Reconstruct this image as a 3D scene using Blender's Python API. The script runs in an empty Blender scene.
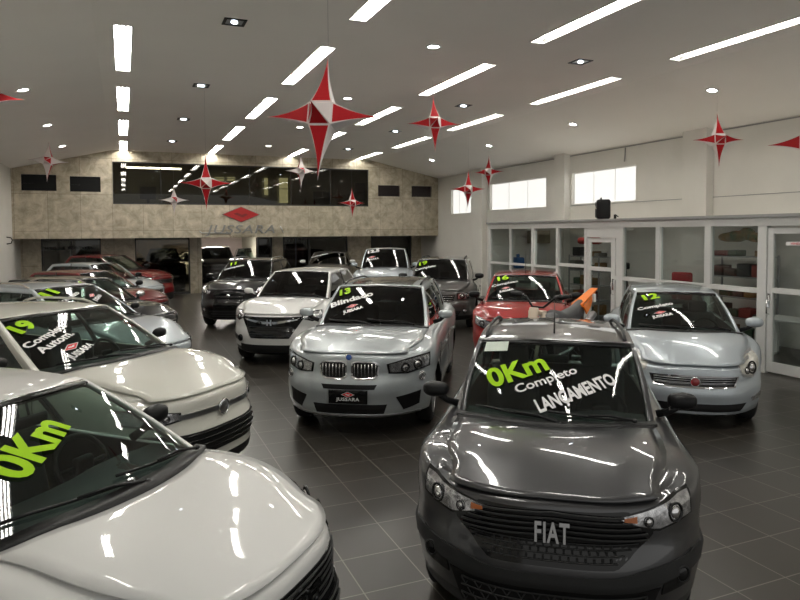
import bpy, bmesh, math, random
from mathutils import Vector, Matrix
from mathutils.bvhtree import BVHTree
random.seed(7)
C = bpy.context.scene.collection
SC = bpy.context.scene
PI = math.pi

# ------------------------------------------------------------------ camera, world, light, exposure
def R(a): return math.radians(a)
cam = bpy.data.cameras.new('camera'); camo = bpy.data.objects.new('camera', cam); C.objects.link(camo)
cam.sensor_width = 36; cam.lens = 660.23 / 800 * 36
cam.shift_y = -39.83 / 800
yaw, pit, rol = R(22.678), R(2.472), R(-0.3424)
fw = Vector((math.sin(yaw)*math.cos(pit), math.cos(yaw)*math.cos(pit), -math.sin(pit)))
rt = Vector((math.cos(yaw), -math.sin(yaw), 0)); up = rt.cross(fw)
r2 = rt*math.cos(rol) + up*math.sin(rol); u2 = r2.cross(fw)
M = Matrix((r2, u2, -fw)).transposed().to_4x4(); M.translation = (0, 0, 2.42)
camo.matrix_world = M; cam.clip_start = .05; cam.clip_end = 200
SC.camera = camo
SC.view_settings.view_transform = 'Standard'; SC.view_settings.look = 'None'
SC.view_settings.gamma = 1; SC.view_settings.exposure = 2.45
SC.cycles.max_bounces = 8; SC.cycles.diffuse_bounces = 4; SC.cycles.glossy_bounces = 4
SC.cycles.transparent_max_bounces = 16; SC.cycles.transmission_bounces = 6
SC.cycles.sample_clamp_indirect = 6
W = bpy.data.worlds.new('world'); SC.world = W; W.use_nodes = True
W.node_tree.nodes['Background'].inputs[0].default_value = (.97, .96, .92, 1)
W.node_tree.nodes['Background'].inputs[1].default_value = 0.12
TUBE = 9.0; SPOT = 12.0

# ------------------------------------------------------------------ materials
def mat(name, col, rough=.5, metal=0, coat=0, emit=None, estr=0, spec=.5, alpha=1):
    m = bpy.data.materials.new(name); m.use_nodes = True
    b = m.node_tree.nodes['Principled BSDF']
    b.inputs['Base Color'].default_value = (*col, 1); b.inputs['Roughness'].default_value = rough
    b.inputs['Metallic'].default_value = metal; b.inputs['Coat Weight'].default_value = coat
    b.inputs['Coat Roughness'].default_value = .025; b.inputs['Specular IOR Level'].default_value = spec
    if emit: b.inputs['Emission Color'].default_value = (*emit, 1); b.inputs['Emission Strength'].default_value = estr
    return m
def nodes(m): return m.node_tree.nodes, m.node_tree.links, m.node_tree.nodes['Principled BSDF']
def paint(name, col, metal=0, rough=.35):
    m = mat(name, col, rough, metal, 1.0, spec=.5 if metal > 0 else .12); n, l, b = nodes(m)
    if metal > 0:                                  # metallic flake
        nz = n.new('ShaderNodeTexNoise'); nz.inputs['Scale'].default_value = 900
        mp = n.new('ShaderNodeMapRange'); mp.inputs[3].default_value = rough-.06; mp.inputs[4].default_value = rough+.08
        l.new(nz.outputs[0], mp.inputs[0]); l.new(mp.outputs[0], b.inputs['Roughness'])
    return m
def glassmat(name, tint, gloss=(1, 1, 1), ior=1.5, rough=.0):
    m = bpy.data.materials.new(name); m.use_nodes = True
    n, l = m.node_tree.nodes, m.node_tree.links
    n.remove(n['Principled BSDF'])
    t = n.new('ShaderNodeBsdfTransparent'); t.inputs[0].default_value = (*tint, 1)
    g = n.new('ShaderNodeBsdfGlossy'); g.inputs['Roughness'].default_value = rough; g.inputs[0].default_value = (*gloss, 1)
    f0 = ((ior-1)/(ior+1))**2; w = n.new('ShaderNodeLayerWeight'); w.inputs[0].default_value = .5
    pw = n.new('ShaderNodeMath'); pw.operation = 'POWER'; pw.inputs[1].default_value = 5; l.new(w.outputs['Facing'], pw.inputs[0])
    f = n.new('ShaderNodeMath'); f.operation = 'MULTIPLY_ADD'; f.inputs[1].default_value = 1-f0; f.inputs[2].default_value = f0; l.new(pw.outputs[0], f.inputs[0])
    x = n.new('ShaderNodeMixShader')
    l.new(f.outputs[0], x.inputs[0]); l.new(t.outputs[0], x.inputs[1]); l.new(g.outputs[0], x.inputs[2])
    l.new(x.outputs[0], n['Material Output'].inputs[0]); return m
def noise_mat(name, c1, c2, scale=4, rough=.6, detail=6, bump=0, metal=0):
    m = mat(name, c1, rough, metal); n, l, b = nodes(m)
    tc = n.new('ShaderNodeTexCoord'); nz = n.new('ShaderNodeTexNoise'); nz.inputs['Scale'].default_value = scale; nz.inputs['Detail'].default_value = detail
    rp = n.new('ShaderNodeValToRGB'); rp.color_ramp.elements[0].color = (*c1, 1); rp.color_ramp.elements[1].color = (*c2, 1)
    rp.color_ramp.elements[0].position = .35; rp.color_ramp.elements[1].position = .65
    l.new(tc.outputs['Object'], nz.inputs['Vector']); l.new(nz.outputs[0], rp.inputs[0]); l.new(rp.outputs[0], b.inputs['Base Color'])
    if bump:
        bp = n.new('ShaderNodeBump'); bp.inputs['Strength'].default_value = bump; bp.inputs['Distance'].default_value = .01
        l.new(nz.outputs[0], bp.inputs['Height']); l.new(bp.outputs[0], b.inputs['Normal'])
    return m
BLK = mat('black plastic', (.007, .007, .0075), .42, spec=.25)
BLKG = mat('gloss black', (.004, .004, .0045), .15, 0, .3, spec=.3)
GRY = mat('grey plastic', (.020, .0205, .021), .5, spec=.3)
DARK = mat('dark trim', (.015, .015, .016), .8)
SEAT = noise_mat('seat fabric', (.03, .03, .032), (.055, .055, .058), 60, .9)
DASH = noise_mat('dashboard plastic', (.025, .026, .027), (.04, .04, .042), 90, .6)
LINER = mat('headliner', (.18, .17, .16), .95)
RUB = mat('rubber', (.012, .012, .012), .8)
CHR = mat('chrome', (.75, .75, .76), .09, 1)
ALU = mat('alloy', (.55, .56, .58), .28, 1)
LAMPB = noise_mat('lamp reflector', (.35, .35, .36), (.75, .75, .77), 22, .18, 2, .4, .85)
ORG = mat('orange lens', (.42, .13, .04), .2, 0, 1)
REDL = mat('red lens', (.45, .01, .01), .2, 0, 1)
LAMPC = noise_mat('clear lamp optics', (.50, .49, .44), (.72, .70, .64), 14, .22, 2, .3, .25)
LENS = glassmat('clear lens', (.93, .94, .95), ior=1.5)
GLD = glassmat('car glass tinted', (.50, .60, .56), ior=1.55)
GLK = glassmat('car glass dark', (.10, .11, .11), ior=1.6)
YEL = mat('yellow green vinyl', (.33, .60, .005), .6, spec=.2)
WHT = mat('white vinyl', (.72, .72, .72), .6, spec=.2)
REDV = mat('red vinyl', (.6, .02, .03), .5)
BLU = mat('blue enamel', (.02, .09, .35), .3, 0, 1)

# ------------------------------------------------------------------ mesh helpers
def link(name, me, parent=None, loc=None):
    o = bpy.data.objects.new(name, me); C.objects.link(o)
    if parent: o.parent = parent
    if loc: o.location = loc
    return o
def mk(name, verts, faces, m, parent=None, smooth=False, fm=None, loc=None):
    me = bpy.data.meshes.new(name); me.from_pydata([tuple(v) for v in verts], [], faces)
    for x in (m if isinstance(m, (list, tuple)) else [m]): me.materials.append(x)
    if smooth:
        for p in me.polygons: p.use_smooth = True
    if fm:
        for p, k in zip(me.polygons, fm): p.material_index = k
    me.update()
    return link(name, me, parent, loc)
def fixn(o):
    bm = bmesh.new(); bm.from_mesh(o.data); bmesh.ops.recalc_face_normals(bm, faces=bm.faces); bm.to_mesh(o.data); bm.free(); return o
class MB:
    def __init__(s): s.v = []; s.f = []; s.m = []; s.sm = []
    def add(s, vs, fs, mi=0, sm=False):
        n = len(s.v); s.v += [Vector(v) for v in vs]; s.f += [tuple(i+n for i in f) for f in fs]; s.m += [mi]*len(fs); s.sm += [sm]*len(fs); return s
    def box(s, a, b, mi=0, rot=0, c=None):
        x0, y0, z0 = a; x1, y1, z1 = b
        vs = [Vector(p) for p in ((x0,y0,z0),(x1,y0,z0),(x1,y1,z0),(x0,y1,z0),(x0,y0,z1),(x1,y0,z1),(x1,y1,z1),(x0,y1,z1))]
        if rot:
            c = Vector(c) if c else sum(vs, Vector())/8; Q = Matrix.Rotation(rot, 3, 'Z'); vs = [Q@(v-c)+c for v in vs]
        return s.add(vs, [(0,3,2,1),(4,5,6,7),(0,1,5,4),(1,2,6,5),(2,3,7,6),(3,0,4,7)], mi)
    def rbox(s, c, d, r=.02, mi=0, mt=None, seg=3):
        bm = bmesh.new(); bmesh.ops.create_cube(bm, size=1)
        for v in bm.verts: v.co = Vector((v.co.x*d[0], v.co.y*d[1], v.co.z*d[2]))
        bmesh.ops.bevel(bm, geom=bm.edges[:], offset=min(r, min(d)*.49), segments=seg, affect='EDGES', profile=.5)
        T = mt or Matrix(); c = Vector(c)
        bm.verts.index_update()
        s.add([T@v.co.copy()+c if mt else v.co+c for v in bm.verts], [tuple(v.index for v in f.verts) for f in bm.faces], mi, True); bm.free(); return s
    def tube(s, pts, r, n=8, mi=0, cap=True):
        pts = [Vector(p) for p in pts]; vs = []; fs = []
        rs = r if isinstance(r, (list, tuple)) else [r]*len(pts)
        prev = None
        for i, p in enumerate(pts):
            t = (pts[min(i+1, len(pts)-1)]-pts[max(i-1, 0)]).normalized()
            a = prev if prev else (Vector((0,0,1)) if abs(t.z) < .9 else Vector((1,0,0)))
            b = t.cross(a).normalized(); a2 = b.cross(t).normalized(); prev = a2
            for k in range(n):
                q = 2*PI*k/n; vs.append(p + (a2*math.cos(q)+b*math.sin(q))*rs[i])
        for i in range(len(pts)-1):
            for k in range(n): fs.append((i*n+k, i*n+(k+1)%n, (i+1)*n+(k+1)%n, (i+1)*n+k))
        if cap: fs.append(tuple(range(n))[::-1]); fs.append(tuple(range((len(pts)-1)*n, len(pts)*n)))
        return s.add(vs, fs, mi, True)
    def lathe(s, prof, c, axis='z', n=24, mi=0):
        vs = []; fs = []; c = Vector(c)
        for (r, h) in prof:
            for k in range(n):
                a = 2*PI*k/n; x, y = r*math.cos(a), r*math.sin(a)
                vs.append(c + Vector({'z':(x,y,h),'y':(x,h,y),'x':(h,x,y)}[axis]))
        for i in range(len(prof)-1):
            for k in range(n): fs.append((i*n+k, i*n+(k+1)%n, (i+1)*n+(k+1)%n, (i+1)*n+k))
        return s.add(vs, fs, mi, True)
    def ell(s, c, r, mi=0, n=12, m=8, mt=None):
        vs = []; fs = []; c = Vector(c)
        for i in range(m+1):
            th = PI*i/m
            for k in range(n):
                a = 2*PI*k/n; p = Vector((r[0]*math.sin(th)*math.cos(a), r[1]*math.sin(th)*math.sin(a), r[2]*math.cos(th)))
                vs.append((mt@p if mt else p)+c)
        for i in range(m):
            for k in range(n): fs.append((i*n+k, i*n+(k+1)%n, (i+1)*n+(k+1)%n, (i+1)*n+k))
        return s.add(vs, fs, mi, True)
    def build(s, name, m, parent=None, loc=None, weld=True):
        o = mk(name, s.v, s.f, m, parent, False, s.m, loc)
        for p, q in zip(o.data.polygons, s.sm): p.use_smooth = q
        bm = bmesh.new(); bm.from_mesh(o.data)
        if weld: bmesh.ops.remove_doubles(bm, verts=bm.verts, dist=1e-5)
        bmesh.ops.recalc_face_normals(bm, faces=bm.faces); bm.to_mesh(o.data); bm.free()
        return o
def tag(o, label, cat, group=None, kind=None):
    o['label'] = label; o['category'] = cat
    if group: o['group'] = group
    if kind: o['kind'] = kind
    return o
def struct(o): o['kind'] = 'structure'; return o
def thing(name, label, cat, loc=(0,0,0), rz=0, group=None):
    o = bpy.data.objects.new(name, None); C.objects.link(o); o.location = loc; o.rotation_euler = (0,0,rz)
    o.empty_display_size = .2
    return tag(o, label, cat, group)
def text_mesh(txt, size=1, bold=0, extrude=0, shear=0, space=1):
    cu = bpy.data.curves.new('txt', 'FONT'); cu.body = txt; cu.size = size; cu.offset = bold; cu.extrude = extrude; cu.shear = shear
    cu.align_x = 'CENTER'; cu.align_y = 'CENTER'; cu.space_character = space; cu.resolution_u = 4
    o = bpy.data.objects.new('txt', cu); C.objects.link(o)
    dg = bpy.context.evaluated_depsgraph_get(); me = bpy.data.meshes.new_from_object(o.evaluated_get(dg))
    bpy.data.objects.remove(o); bpy.data.curves.remove(cu)
    vs = [v.co.copy() for v in me.vertices]; fs = [tuple(p.vertices) for p in me.polygons]; bpy.data.meshes.remove(me)
    return vs, fs
def subdiv_long(vs, fs, mx):
    bm = bmesh.new(); bv = [bm.verts.new(v) for v in vs]
    for f in fs:
        try: bm.faces.new([bv[i] for i in f])
        except ValueError: pass
    bmesh.ops.remove_doubles(bm, verts=bm.verts, dist=1e-5)
    bmesh.ops.triangulate(bm, faces=bm.faces[:])
    for _ in range(3):
        es = [e for e in bm.edges if e.calc_length() > mx]
        if not es: break
        bmesh.ops.subdivide_edges(bm, edges=es, cuts=1); bmesh.ops.triangulate(bm, faces=bm.faces[:])
    bm.verts.index_update(); vs = [v.co.copy() for v in bm.verts]; fs = [tuple(v.index for v in f.verts) for f in bm.faces]; bm.free()
    return vs, fs
def sm(t): t = max(0, min(1, t)); return t*t*(3-2*t)
def interp(tab, x):
    if x <= tab[0][0]: return tab[0][1]
    for (a, b), (c, d) in zip(tab, tab[1:]):
        if x <= c: return b+(d-b)*(x-a)/(c-a)
    return tab[-1][1]

# the dealer's diamond emblem: list of (verts2d, faces, material index) unit width
def diamond_logo():
    out = []
    def frame(o, i):   # o, i half-sizes; ring of diamond
        vs = [(o,0),(0,o*.42),(-o,0),(0,-o*.42),(i,0),(0,i*.42),(-i,0),(0,-i*.42)]
        return vs, [(0,1,5,4),(1,2,6,5),(2,3,7,6),(3,0,4,7)]
    out.append((*frame(.5, .44), 1)); out.append(([(.42,0),(0,.18),(-.42,0),(0,-.18)], [(0,1,2,3)], 0))
    out.append(([(-.2,.03),(.04,-.07),(.2,0),(.11,.04),(.03,0),(-.11,.065)], [(0,1,4,5),(1,2,3,4)], 1))
    return out

# ================================================================== ROOM
K = 1.0522
XL, XR = -3.3*K, 11.9*K
YF, YB, YG, Y0 = 24.4*K, 26.1*K, 38.0, -2.2
ZC, ZSL, ZSR = 5.1*K, 4.40*K, 4.47*K
XA, XB = -.31*K, 8.95*K
def M_floor():
    m = mat('floor tiles', (.05, .045, .04), .3); n, l, b = nodes(m)
    tc = n.new('ShaderNodeTexCoord'); mp = n.new('ShaderNodeMapping'); mp.inputs['Location'].default_value = (-1.80*K, -3.424*K, 0)
    br = n.new('ShaderNodeTexBrick'); br.offset = 0; br.inputs['Scale'].default_value = 1
    br.inputs['Brick Width'].default_value = .4375*K; br.inputs['Row Height'].default_value = .4595*K
    br.inputs['Mortar Size'].default_value = .0045; br.inputs['Mortar Smooth'].default_value = .1
    br.inputs['Color1'].default_value = (.022, .020, .017, 1); br.inputs['Color2'].default_value = (.031, .028, .024, 1); br.inputs['Mortar'].default_value = (.125, .12, .108, 1)
    l.new(tc.outputs['Object'], mp.inputs[0]); l.new(mp.outputs[0], br.inputs['Vector'])
    nz = n.new('ShaderNodeTexNoise'); nz.inputs['Scale'].default_value = 1.7; nz.inputs['Detail'].default_value = 5; l.new(tc.outputs['Object'], nz.inputs['Vector'])
    mx = n.new('ShaderNodeMix'); mx.data_type = 'RGBA'; mx.blend_type = 'MULTIPLY'; mx.inputs[0].default_value = .35
    l.new(br.outputs['Color'], mx.inputs[6]); l.new(nz.outputs['Color'], mx.inputs[7])
    ga = n.new('ShaderNodeMix'); ga.data_type = 'RGBA'; ga.blend_type = 'MULTIPLY'; ga.inputs[0].default_value = 1; ga.inputs[7].default_value = (1.5, 1.45, 1.4, 1)
    rp = n.new('ShaderNodeValToRGB'); rp.color_ramp.elements[0].color = (.55, .55, .55, 1); rp.color_ramp.elements[1].color = (1, 1, 1, 1); rp.color_ramp.elements[0].position = .3; rp.color_ramp.elements[1].position = .7
    l.new(nz.outputs[0], rp.inputs[0]); l.new(rp.outputs[0], mx.inputs[7])
    l.new(mx.outputs[2], ga.inputs[6]); l.new(ga.outputs[2], b.inputs['Base Color'])
    mr = n.new('ShaderNodeMapRange'); mr.inputs[3].default_value = .27; mr.inputs[4].default_value = .31; l.new(nz.outputs[0], mr.inputs[0]); l.new(mr.outputs[0], b.inputs['Roughness'])
    bp = n.new('ShaderNodeBump'); bp.inputs['Strength'].default_value = .25; bp.inputs['Distance'].default_value = .002; bp.invert = True
    l.new(br.outputs['Fac'], bp.inputs['Height']); l.new(bp.outputs[0], b.inputs['Normal'])
    return m
def M_marble():
    m = mat('travertine', (.5, .45, .36), .35); n, l, b = nodes(m)
    tc = n.new('ShaderNodeTexCoord'); mp = n.new('ShaderNodeMapping'); mp.inputs['Rotation'].default_value = (R(90), 0, 0); mp.inputs['Location'].default_value = (.35, -.05, 0)
    br = n.new('ShaderNodeTexBrick'); br.offset = 0; br.inputs['Scale'].default_value = 1
    br.inputs['Brick Width'].default_value = 1.02; br.inputs['Row Height'].default_value = 1.28; br.inputs['Mortar Size'].default_value = .006
    br.inputs['Color1'].default_value = (.50, .45, .345, 1); br.inputs['Color2'].default_value = (.60, .54, .43, 1); br.inputs['Mortar'].default_value = (.26, .22, .16, 1)
    l.new(tc.outputs['Object'], mp.inputs[0]); l.new(mp.outputs[0], br.inputs['Vector'])
    nz = n.new('ShaderNodeTexNoise'); nz.inputs['Scale'].default_value = 3.2; nz.inputs['Detail'].default_value = 9; nz.inputs['Roughness'].default_value = .68; nz.inputs['Distortion'].default_value = .5
    l.new(tc.outputs['Object'], nz.inputs['Vector'])
    rp = n.new('ShaderNodeValToRGB'); rp.color_ramp.elements[0].color = (.55, .52, .46, 1); rp.color_ramp.elements[1].color = (1.15, 1.15, 1.15, 1); rp.color_ramp.elements[0].position = .32; rp.color_ramp.elements[1].position = .68
    l.new(nz.outputs[0], rp.inputs[0])
    mx = n.new('ShaderNodeMix'); mx.data_type = 'RGBA'; mx.blend_type = 'MULTIPLY'; mx.inputs[0].default_value = 1
    l.new(br.outputs['Color'], mx.inputs[6]); l.new(rp.outputs[0], mx.inputs[7]); l.new(mx.outputs[2], b.inputs['Base Color'])
    return m
MFL, MMB = M_floor(), M_marble()
WALL = noise_mat('wall paint', (.74, .72, .67), (.77, .75, .70), 1.5, .7)
CEIL = noise_mat('ceiling paint', (.88, .85, .80), (.90, .87, .82), .8, .8)
WPAINT = mat('white enamel frame', (.62, .62, .60), .4)
LEDGE = mat('grey ledge', (.30, .30, .29), .6)
OPAL = mat('daylit frosted pane', (.3, .3, .3), .4, emit=(1, .98, .93), estr=.17)
PANEG = glassmat('partition glass', (.80, .83, .82), ior=1.5)
SMOKE = glassmat('smoked glass', (.40, .38, .31), ior=1.5)
BRONZE = mat('dark bronze frame', (.02, .018, .016), .4)
GARW = noise_mat('garage plaster', (.62, .52, .46), (.70, .60, .54), 1.2, .8)
MEZZW = mat('mezzanine wall', (.40, .38, .30), .8)

def quadwall(name, pts, m): return struct(mk(name, pts, [tuple(range(len(pts)))], m))
struct(MB().box((XL-.3, Y0, -.1), (XR+.3, YG, 0)).build('floor', MFL))
# ceiling: flat centre with real recesses for the strip lights, two sloping sides
RX = [(.05, 6.9), (2.90, 0), (5.75, 0), (8.45, 0)]
FX = [.05*K, 2.92*K, 5.74*K, 8.42*K]; FWD = .125
FY = [(1.70*K, 4.35*K), (5.75*K, 8.40*K), (9.76*K, 12.46*K), (13.83*K, 16.50*K), (17.85*K, 20.56*K), (21.9*K, 24.36*K)]
def make_ceiling():
    mb = MB(); T = .14
    xs = sorted([XA, XB] + [x+s*FWD for x in FX for s in (-1, 1)]); ys = sorted([Y0, YF+.02] + [y for p in FY for y in p])
    xs = sorted(set(round(x, 5) for x in xs)); ys = sorted(set(round(y, 5) for y in ys))
    def hole(x, y): return any(abs(x-f) < FWD for f in FX) and any(a < y < b for a, b in FY)
    for i in range(len(xs)-1):
        for j in range(len(ys)-1):
            if not hole((xs[i]+xs[i+1])/2, (ys[j]+ys[j+1])/2):
                mb.add([(xs[i],ys[j],ZC),(xs[i+1],ys[j],ZC),(xs[i+1],ys[j+1],ZC),(xs[i],ys[j+1],ZC)], [(0,1,2,3)])
    for x in FX:
        for a, b in FY:
            x0, x1 = x-FWD, x+FWD
            mb.add([(x0,a,ZC),(x1,a,ZC),(x1,b,ZC),(x0,b,ZC),(x0,a,ZC+T),(x1,a,ZC+T),(x1,b,ZC+T),(x0,b,ZC+T)], [(0,1,5,4),(1,2,6,5),(2,3,7,6),(3,0,4,7),(4,5,6,7)])
    mb.add([(XL,Y0,ZSL),(XA,Y0,ZC),(XA,YF+.02,ZC),(XL,YF+.02,ZSL)], [(0,1,2,3)])
    mb.add([(XB,Y0,ZC),(XR,Y0,ZSR),(XR,YF+.02,ZSR),(XB,YF+.02,ZC)], [(0,1,2,3)])
    mb.add([(XL,Y0,ZC+.4),(XR,Y0,ZC+.4),(XR,YG,ZC+.4),(XL,YG,ZC+.4)], [(0,1,2,3)])
    struct(mb.build('ceiling', CEIL))
make_ceiling()
struct(MB().box((XL-.2, Y0, 0), (XL, YG, ZC+.4)).build('wall_left', WALL))
struct(MB().box((XL, 13.0, 0), (XL+.14, 13.5, 4.6)).build('trim_left', WALL))
# right wall with high windows
def wall_right():
    mb = MB(); t = .25; H = 4.75
    wins = [(13.08*K, 15.65*K, 3.05*K, 3.93*K), (16.9*K, 20.26*K, 3.03*K, 3.93*K), (21.62*K, 23.24*K, 2.98*K, 3.92*K)]
    y = Y0
    for a, b, z0, z1 in wins:
        mb.box((XR, y, 0), (XR+t, a, H)); mb.box((XR, a, 0), (XR+t, b, z0)); mb.box((XR, a, z1), (XR+t, b, H)); y = b
    mb.box((XR, y, 0), (XR+t, YG, H)); mb.box((XR, Y0, H), (XR+t, YG, ZC+.4))
    struct(mb.build('wall_right', WALL, weld=False))
    for i, (a, b, z0, z1) in enumerate(wins):
        e = struct(bpy.data.objects.new('window_%d' % (i+1), None)); C.objects.link(e); e.location = (XR, (a+b)/2, z0)
        hw, hh = (b-a)/2, z1-z0
        MB().box((.10, -hw, 0), (.12, hw, hh)).build('frosted_pane', OPAL, e)
        f = MB()
        for yy in (-hw, -hw/3, hw/3, hw-.01): f.box((.09, yy, 0), (.1, yy+.008, hh))
        f.box((.09, -hw, 0), (.1, hw, .01)); f.box((.09, -hw, hh-.01), (.1, hw, hh)); f.build('window_frame', WPAINT, e)
wall_right()
for i, (a, b) in enumerate([(10.71*K, 11.38*K), (15.72*K, 16.20*K), (20.45*K, 21.2*K)]):
    struct(MB().box((XR-.22, a, 0), (XR, b, ZSR+.12)).build('trim_%d' % (i+1), WALL))
struct(MB().box((XR-.012, Y0, 3.005*K), (XR, 15.7*K, 3.02*K)).box((XR-.012, 8.7*K, ZSR-.05), (XR, 20*K, ZSR-.02)).build('trim_right', LEDGE))
# back facade (mezzanine front) with openings
def facade():
    t = .2; zb = 2.245; zt = ZC+.4
    ops = [(-3.02*K, -2.0*K, 3.70*K, 4.23*K), (-1.61*K, -.68*K, 3.69*K, 4.20*K), (XA, 8.89*K, 3.29*K, 4.73*K), (9.28*K, 10.22*K, 3.70*K, 4.14*K), (10.72*K, 11.62*K, 3.70*K, 4.14*K)]
    mb = MB(); x = XL
    for a, b, z0, z1 in ops:
        mb.box((x, YF, zb), (a, YF+t, zt)); mb.box((a, YF, zb), (b, YF+t, z0)); mb.box((a, YF, z1), (b, YF+t, zt)); x = b
    mb.box((x, YF, zb), (XR, YF+t, zt))
    struct(mb.build('wall_back', MMB, weld=False))
    for i, (a, b, z0, z1) in enumerate(ops):
        e = struct(bpy.data.objects.new('window_%d' % (i+4), None)); C.objects.link(e); e.location = ((a+b)/2, YF, z0)
        hw, hh = (b-a)/2, z1-z0
        if i == 2:
            MB().box((-hw, .1, 0), (hw, .11, hh)).build('smoked_pane', SMOKE, e)
            f = MB(); 
            for k in range(7): xx = -hw+k*(2*hw-.025)/6; f.box((xx, .085, 0), (xx+.025, .1, hh))
            f.box((-hw, .08, 0), (hw, .13, .05)); f.box((-hw, .08, hh-.04), (hw, .13, hh)); f.build('window_frame', BRONZE, e)
        else:
            f = MB()
            if i < 2: f.box((-hw, .1, 0), (hw, .12, hh)); f.box((-hw, .08, hh*.45), (-hw*.35, .1, hh*.5))
            else:
                for k in range(9): f.box((-hw, .06, k*hh/9+.01), (hw, .10, k*hh/9+.025))
                f.box((-hw, .12, 0), (hw, .13, hh))
            f.build('dark_shutter', BLK if i < 2 else mat('dark louvre', (.03, .02, .02), .6), e)
facade()
struct(MB().box((XL, YF+.2, 2.245), (XR, YG, 2.5)).build('trim_slab', MEZZW))
struct(MB().box((XL, 31.5, 2.5), (XR, 31.7, ZC+.4)).build('wall_mezzanine', MEZZW))
# recessed lower wall: stone piers and dark glazing
def gx(px):                       # X on the recessed wall plane of an image column, close to the horizon
    t = (px-400)/660.23; a = yaw + math.atan(t)
    return math.tan(a)*YB
piers = [(XL, gx(41)), (gx(101), gx(135)), (gx(190), gx(201.7)), (gx(272.5), gx(283)), (gx(348), gx(371)), (gx(412), XR)]
mb = MB()
for a, b in piers: mb.box((a, YB, 0), (b, YB+.35, 2.25))
struct(mb.build('wall_recess', MMB, weld=False))
struct(MB().box((XL, YG-.1, 0), (XR, YG, 2.3)).build('wall_garage', GARW))
struct(MB().box((gx(101)-.1, YB+.35, 0), (gx(101), YG, 2.3)).box((gx(283), YB+.35, 0), (gx(283)+.1, YG, 2.3)).box((gx(371), YB+.35, 0), (gx(371)+.1, YG, 2.3)).build('wall_garage_side', MEZZW, weld=False))
def glazing(n, a, b, m=SMOKE, mull=2, solid=None):
    e = struct(bpy.data.objects.new('window_%d' % n, None)); C.objects.link(e); e.location = ((a+b)/2, YB+.12, 0); hw = (b-a)/2
    MB().box((-hw, 0, .05), (hw, .012, 2.2)).build('glass_pane', m, e)
    f = MB()
    for k in range(mull+1): x = -hw+k*(2*hw-.05)/mull; f.box((x, -.02, 0), (x+.05, .03, 2.24))
    f.box((-hw, -.02, 0), (hw, .03, .08)); f.box((-hw, -.02, 2.16), (hw, .03, 2.24)); f.build('window_frame', BRONZE, e)
    if solid: MB().box((-hw, .3, 0), (hw, .32, 2.2)).build('backing_sheet', solid, e)  # opaque coloured sheet close behind the pane
    return e
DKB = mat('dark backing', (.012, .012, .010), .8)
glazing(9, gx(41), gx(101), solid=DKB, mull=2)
glazing(10, gx(135), gx(190), mull=1)
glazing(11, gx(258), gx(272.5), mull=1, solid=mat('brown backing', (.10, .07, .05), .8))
glazing(12, gx(283), gx(310), mull=2)
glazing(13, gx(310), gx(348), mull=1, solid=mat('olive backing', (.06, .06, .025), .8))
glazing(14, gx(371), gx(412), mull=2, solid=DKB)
# office partition
PX = 9.5*K; PT = 2.54*K
def partition():
    ys = [6.0, 7.30, 7.60, 8.50, 8.72, 9.72, 9.88, 10.75, 11.10, 11.85, 12.0, 12.93, 13.06, 14.46, 14.56, 16.05, 16.16]
    f = MB(); k = K
    def post(y0, y1, z1=2.37, z0=0, d=.05): f.box((PX-d, y0*k, z0*k), (PX+d, y1*k, z1*k))
    for y0, y1 in ((7.46, 7.62), (8.55, 8.68), (9.74, 9.84), (10.75, 10.95), (11.9, 11.98), (12.94, 13.03), (13.94, 14.06), (15.03, 15.07), (16.08, 16.18)): post(y0, y1)
    f.box((PX-.06, 5*k, 2.36*k), (PX+.06, 16.18*k, 2.50*k))       # head
    f.box((PX-.055, 7.5*k, 0), (PX+.055, 16.17*k, .22)); f.box((PX-.042, 7.55*k, 1.27*k), (PX+.042, 11.0*k, 1.35*k)); f.box((PX-.042, 11.92*k, 1.47*k), (PX+.042, 12.98*k, 1.54*k))
    f.box((PX-.04, 12.98*k, 1.40*k), (PX+.04, 16.1*k, 1.46*k)); f.box((PX-.044, 10.9*k, 2.15*k), (PX+.044, 11.93*k, 2.365*k)); f.box((PX-.05, 5.02*k, 0), (PX+.05, 5.3*k, 2.365*k))
    e = struct(bpy.data.objects.new('wall_partition', None)); C.objects.link(e)
    f.build('partition_frame', WPAINT, e, weld=False)
    MB().box((PX-.11, 5*k, 2.50*k), (PX+.12, 16.2*k, 2.545*k)).build('partition_ledge', LEDGE, e)
    MB().box((PX-.004, 7.6*k, .2), (PX+.004, 10.95*k, 2.37*k)).box((PX-.004, 11.9*k, .2), (PX+.004, 16.1*k, 2.37*k)).build('glass_pane', PANEG, e, weld=False)
    MB().box((PX+.02, 16.06*k, 0), (XR, 16.16*k, 2.5*k)).box((PX+.12, 5*k, 2.50*k), (XR, 16.2*k, 2.54*k)).build('office_shell', WALL, e, weld=False)
    def door(n, y0, y1, rail):
        d = struct(bpy.data.objects.new('door_%d' % n, None)); C.objects.link(d); d.location = (PX, y0*k, 0); w = (y1-y0)*k; h = (2.14 if n == 1 else 2.33)*k
        g = MB(); g.box((-.03, 0, .03), (.03, .13, h-.004)).box((-.03, w-.1, .03), (.03, w-.004, h-.004)).box((-.026, .12, .03), (.026, w-.09, .2)).box((-.026, .12, h-.1), (.026, w-.09, h-.006)).box((-.026, .12, rail), (.026, w-.09, rail+.09))
        g.build('door_frame', WPAINT, d, weld=False); MB().box((-.004, .1, .1), (.004, w-.08, h-.05)).build('glass_pane', PANEG, d)
        yy = w-.04 if n == 2 else .05
        MB().tube([(-.03, yy, 1.0), (-.09, yy, 1.02), (-.09, yy, 1.25), (-.03, yy, 1.27)], .012).box((-.045, yy-.02, 1.1), (-.03, yy+.02, 1.35)).build('door_handle', CHR, d)
        return d
    door(1, 11.0, 11.9, 1.50); door(2, 5.4, 7.45, 1.36)
partition()

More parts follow.
